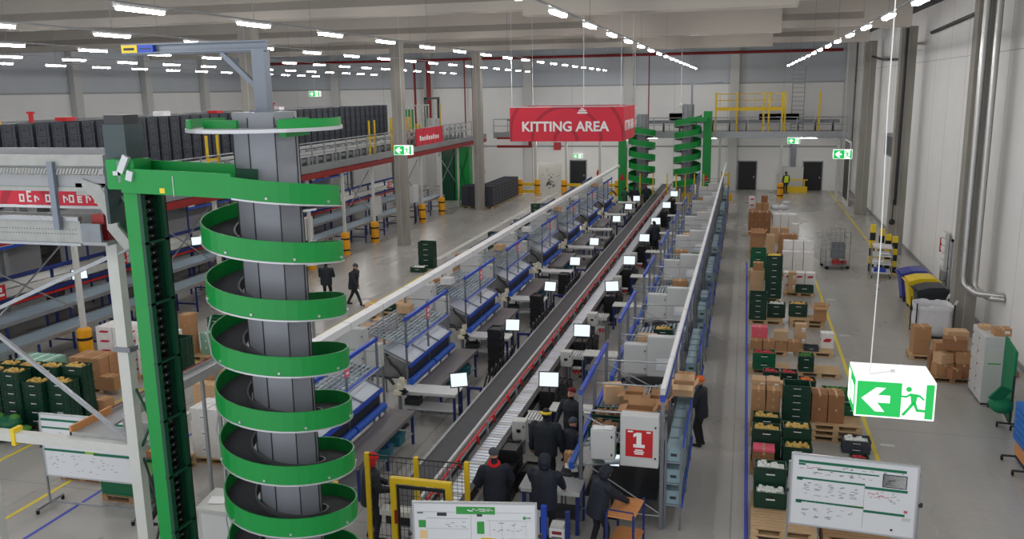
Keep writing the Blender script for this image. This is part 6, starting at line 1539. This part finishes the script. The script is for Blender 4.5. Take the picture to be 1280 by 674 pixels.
person((-6.78,14.4,0), -1.0, 'person in a red knit hat, black jacket and dark jeans behind the yellow fence post', .08, ((-.12,.36,1.08),(.16,.38,1.05)), ((-.12,-.02),(.12,.06)), -.1, .1, 1.8, 'jacket', 'jeans', 1.2, hood=True, hoodm='redhat')
person((-4.46,15.1,0), .35, 'person in a grey knit hat and red scarf seen from behind at the belt end', .1, ((-.3,.25,.95),(.26,.3,1.0)), ((-.12,0),(.12,.02)), .2, .15, 1.78, 'jacket2', 'trousers', 1.2, hat='greyhat', scarf='redhat')
o, hd_, rh_ = person((-3.95,17.35,0), -.08, 'broad person in a black jacket with a yellow headband, seen from behind', .04, ((-.33,.08,.84),(.33,.12,.86)), ((-.13,0),(.13,0)), .05, .0, 1.84, 'jacket', 'trousers', 1.32); band(o, hd_, rh_, 'yelband')
person((-3.4,17.45,0), -.5, 'person in a grey knit hat half hidden behind the one with the yellow headband', .05, ((-.28,.2,.95),(.28,.25,.95)), ((-.1,0),(.1,0)), -.3, .1, 1.62, 'jacket2', 'trousers', 1.15, hat='greyhat')
person((-3.45,14.98,0), -.05, 'person in a black hooded jacket standing at the near worktable, back to camera', .06, ((-.26,.42,1.0),(.26,.42,1.0)), ((-.13,-.03),(.13,.0)), .0, .1, 1.84, 'jacket2', 'trousers', 1.3, hood=True)
person((-3.68,18.95,0), PI-.35, 'bearded person in a maroon knit hat and black jacket facing the camera', .03, ((-.3,.1,.85),(.32,.2,.92)), ((-.11,0),(.13,.05)), -.1, -.25, 1.78, 'jacket', 'jeans', 1.12, hat='beanie', beard=True)
person((-2.42,14.95,0), -.85, 'person in a dark hooded jacket leaning over the plywood cart', .24, ((-.1,.55,1.05),(.2,.55,1.02)), ((-.13,-.05),(.13,.1)), -.2, .25, 1.74, 'jacket2', 'trousers', 1.25, hood=True)
person((-.78,20.45,0), 1.2, 'person in an orange knit hat working behind the aisle-side bin shelf', .06, ((-.2,.3,1.1),(.2,.3,1.1)), ((-.1,0),(.1,0)), .0, .1, 1.76, 'jacket', 'trousers', 1.05, hat='orangehat')
person((-16.62,32.2,0), .12, 'person in black walking away across the open floor with arms folded', .04, ((-.08,.26,1.14),(.1,.28,1.2)), ((-.12,.0),(.12,.08)), .1, .2, 1.78, 'jacket', 'trousers', 1.28)
person((-15.3,32.0,0), -PI/2-.15, 'person in a grey cap and black coat striding towards the belt line', .12, ((-.24,-.12,.9),(.22,.36,.92)), ((-.08,-.36),(.08,.42)), .0, .35, 1.8, 'jacket', 'trousers', 1.28, hat='greyhat', lift=(.04,0), hem=.74)
person((3.3,73.4,0), .5, 'person in a yellow hi-vis vest beside the yellow column guard at the far wall', .0, ((-.26,.05,.86),(.26,.05,.86)), ((-.1,0),(.1,0)), .0, .1, 1.8, 'jacket', 'trousers', 1.05, vest='hivis', voxel=.02)
person((-10.95,13.7,0), -PI/2+.1, 'person in black trousers striding behind the green lift foot', .12, ((-.26,.05,.86),(.26,.12,.9)), ((-.1,-.44),(.1,.22)), .0, .2, 1.7, 'jacket', 'trousers', 1.05, lift=(.03,0), voxel=.014)
person((-7.5,62.0,0), .1, 'person in a black jacket at the far end of the belt, back to camera', .1, ((-.25,.3,1.0),(.25,.3,1.0)), ((-.1,0),(.1,0)), .0, .2, 1.78, 'jacket', 'trousers', 1.25, voxel=.022)
person((-6.75,63.2,0), .3, 'person in a red knit hat at the far end of the belt', .1, ((-.25,.3,1.0),(.25,.3,1.0)), ((-.1,0),(.1,0)), .0, .2, 1.74, 'jacket2', 'trousers', 1.15, hat='beanie', voxel=.022)
person((-8.1,61.6,0), -.3, 'person in a dark teal jacket beside the left racks at the far belt end', .08, ((-.25,.3,1.0),(.25,.3,1.0)), ((-.1,0),(.1,0)), .0, .2, 1.7, 'dkgreen', 'trousers', 1.05, voxel=.022)
person((-4.35,45.6,0), .9, 'person in dark clothes holding orange packs by the red rail, halfway along the belt', .15, ((-.2,.35,1.05),(.2,.35,1.05)), ((-.1,0),(.1,0)), .0, .25, 1.74, 'jacket', 'trousers', 1.2, voxel=.02)

# ------------------------------------------------------------------ near bay: fence, gate, worktable, cart
t = fence('yellow post and black mesh fence around the near end of the belt', (-6.6,13.98,0), 1.95, 2.02, 2)
fence('short yellow fence piece with mesh right behind the green spiral', (-7.5,12.75,0), .86, 2.0, 1)
t = thing('fence_gate', 'yellow framed gate with black mesh before the belt end', 'gate', (-5.73,13.15,0))
for x in (0,1.02): MB().bx(x-.05,x+.05,-.05,.05,.003,2.0,'yellow').build('post', t)
MB().bx(.05,.97,-.05,.05,1.9,2.0,'yellow').build('top_bar', t)
b = MB().bx(.06,.1,-.015,.015,.15,1.86,'black').bx(.92,.96,-.015,.015,.15,1.86,'black').bx(.1,.92,-.015,.015,1.8,1.86,'black').bx(.1,.92,-.015,.015,.15,.2,'black')
for i in range(9): b.bx(.16+i*.085,.166+i*.085,-.004,.004,.2,1.8,'black')
for i in range(7): b.bx(.1,.92,-.004,.004,.35+i*.22,.356+i*.22,'black')
b.build('mesh_leaf', t); MB().bx(.02,.07,-.07,-.05,1.15,1.4,'dkred').build('latch', t)
t = thing('worktable', 'grey-topped worktable with dark blue legs in the near bay', 'table', (-3.45,15.8,0))
MB().bx(-.62,.6,-.36,.3,.87,.91,'grey').bx(-.58,.6,-.37,-.36,.83,.91,'ltgrey').build('top', t)
for x in (-.52,.55):
    for y in (-.32,.3): MB().bx(x-.035,x+.035,y-.035,y+.035,.003,.87,'dkblue').build('leg', t)
MB().bx(-.5,.52,-.3,.28,.3,.33,'dark').build('lower_shelf', t)
t = thing('blue_post_frame', 'dark blue upright frame with a pale rail before the near worktable', 'frame', (-3.3,14.3,0))
MB().bx(-.05,.05,-.05,.05,.003,1.16,'blue').bx(.4,.48,-.04,.04,.003,1.1,'dkblue').build('upright', t); MB().bx(-.5,-.05,-.03,.03,.95,1.05,'offwhite').build('rail', t); MB().bx(.05,.4,-.03,.03,.35,.4,'dark').bx(.05,.44,-.02,.3,.5,.53,'dark').build('shelf', t)
t = thing('label_printer', 'white label printer on the dark shelf between blue uprights', 'printer', (-3.06,14.42,.534)); MB().bx(-.15,.15,-.13,.13,0,.2,'white').bx(-.13,.13,-.11,.11,.2,.26,'offwhite').build('body', t, bevel=.02); MB().bx(-.09,.09,-.137,-.13,.09,.15,'dkred').bx(-.1,.1,-.135,-.13,.02,.04,'ink').build('slot', t)
t = thing('plywood_cart', 'blue framed cart with two orange plywood decks under the number sign', 'trolley', (-1.9,15.0,0), -.12)
for z in (.3,.92): MB().bx(-.26,.26,-.42,.42,z,z+.025,'ply').build('deck', t)
for x in (-.25,.25):
    for y in (-.41,.41): MB().bx(x-.02,x+.02,y-.02,y+.02,.14,1.0,'dkblue').build('post', t); MB().tube([(x-.02,y,.07),(x+.02,y,.07)],.066,'rubber',10).bx(x-.012,x+.012,y-.012,y+.012,.08,.15,'steel').build('caster', t)
MB().tube([(-.25,-.41,1.0),(-.25,-.41,1.06),(.25,-.41,1.06),(.25,-.41,1.0)],.014,'dkblue',6).build('handle', t)
screen_thing('small lit monitor below the number sign box on the right rack', (-2.35,16.3,0), .0, .34,.26, 1.28, tilt=-.4)
t = thing('rack_end_shelf', 'small dark shelf with pale packaging beside the number sign rack', 'shelf', (-3.2,16.4,0)); MB().bx(-.2,.24,-.24,.24,.9,.93,'dark').bx(-.18,-.14,-.2,-.16,.003,.9,'steel').bx(.16,.2,.16,.2,.003,.9,'steel').bx(-.18,-.14,.16,.2,.003,.9,'steel').bx(.16,.2,-.2,-.16,.003,.9,'steel').build('table', t)
solo('wrapped_pack', MB().ball((0,0,.15),.14,'gauze',12).ball((.04,0,.17),.1,'cream',10).ob((-.08,-.06,.1),(.16,.12,.02),'paper',(.4,.3,.2)).ob((.05,-.12,.07),(.14,.1,.02),'paper',(.8,.1,.5)), 'clear-wrapped cream pack with crumpled paper on the rack end shelf', 'pack', (-3.16,16.4,.933))
stk('carton',-3.28,16.62,.933,1,.2,.16,.3,'on the small dark shelf beside the number sign')
# ------------------------------------------------------------------ world, view
wd = bpy.data.worlds.new('world'); SC.world = wd; wd.use_nodes = True
wd.node_tree.nodes['Background'].inputs[0].default_value = (.93,.96,1.,1); wd.node_tree.nodes['Background'].inputs[1].default_value = .4
SC.cycles.use_adaptive_sampling = False; SC.cycles.sample_clamp_indirect = 4
M['lamp'].cycles.emission_sampling = 'FRONT'
SC.view_settings.view_transform = 'Standard'; SC.view_settings.look = 'None'; SC.view_settings.gamma = 1; SC.view_settings.use_curve_mapping = False
SC.view_settings.exposure = 1.65
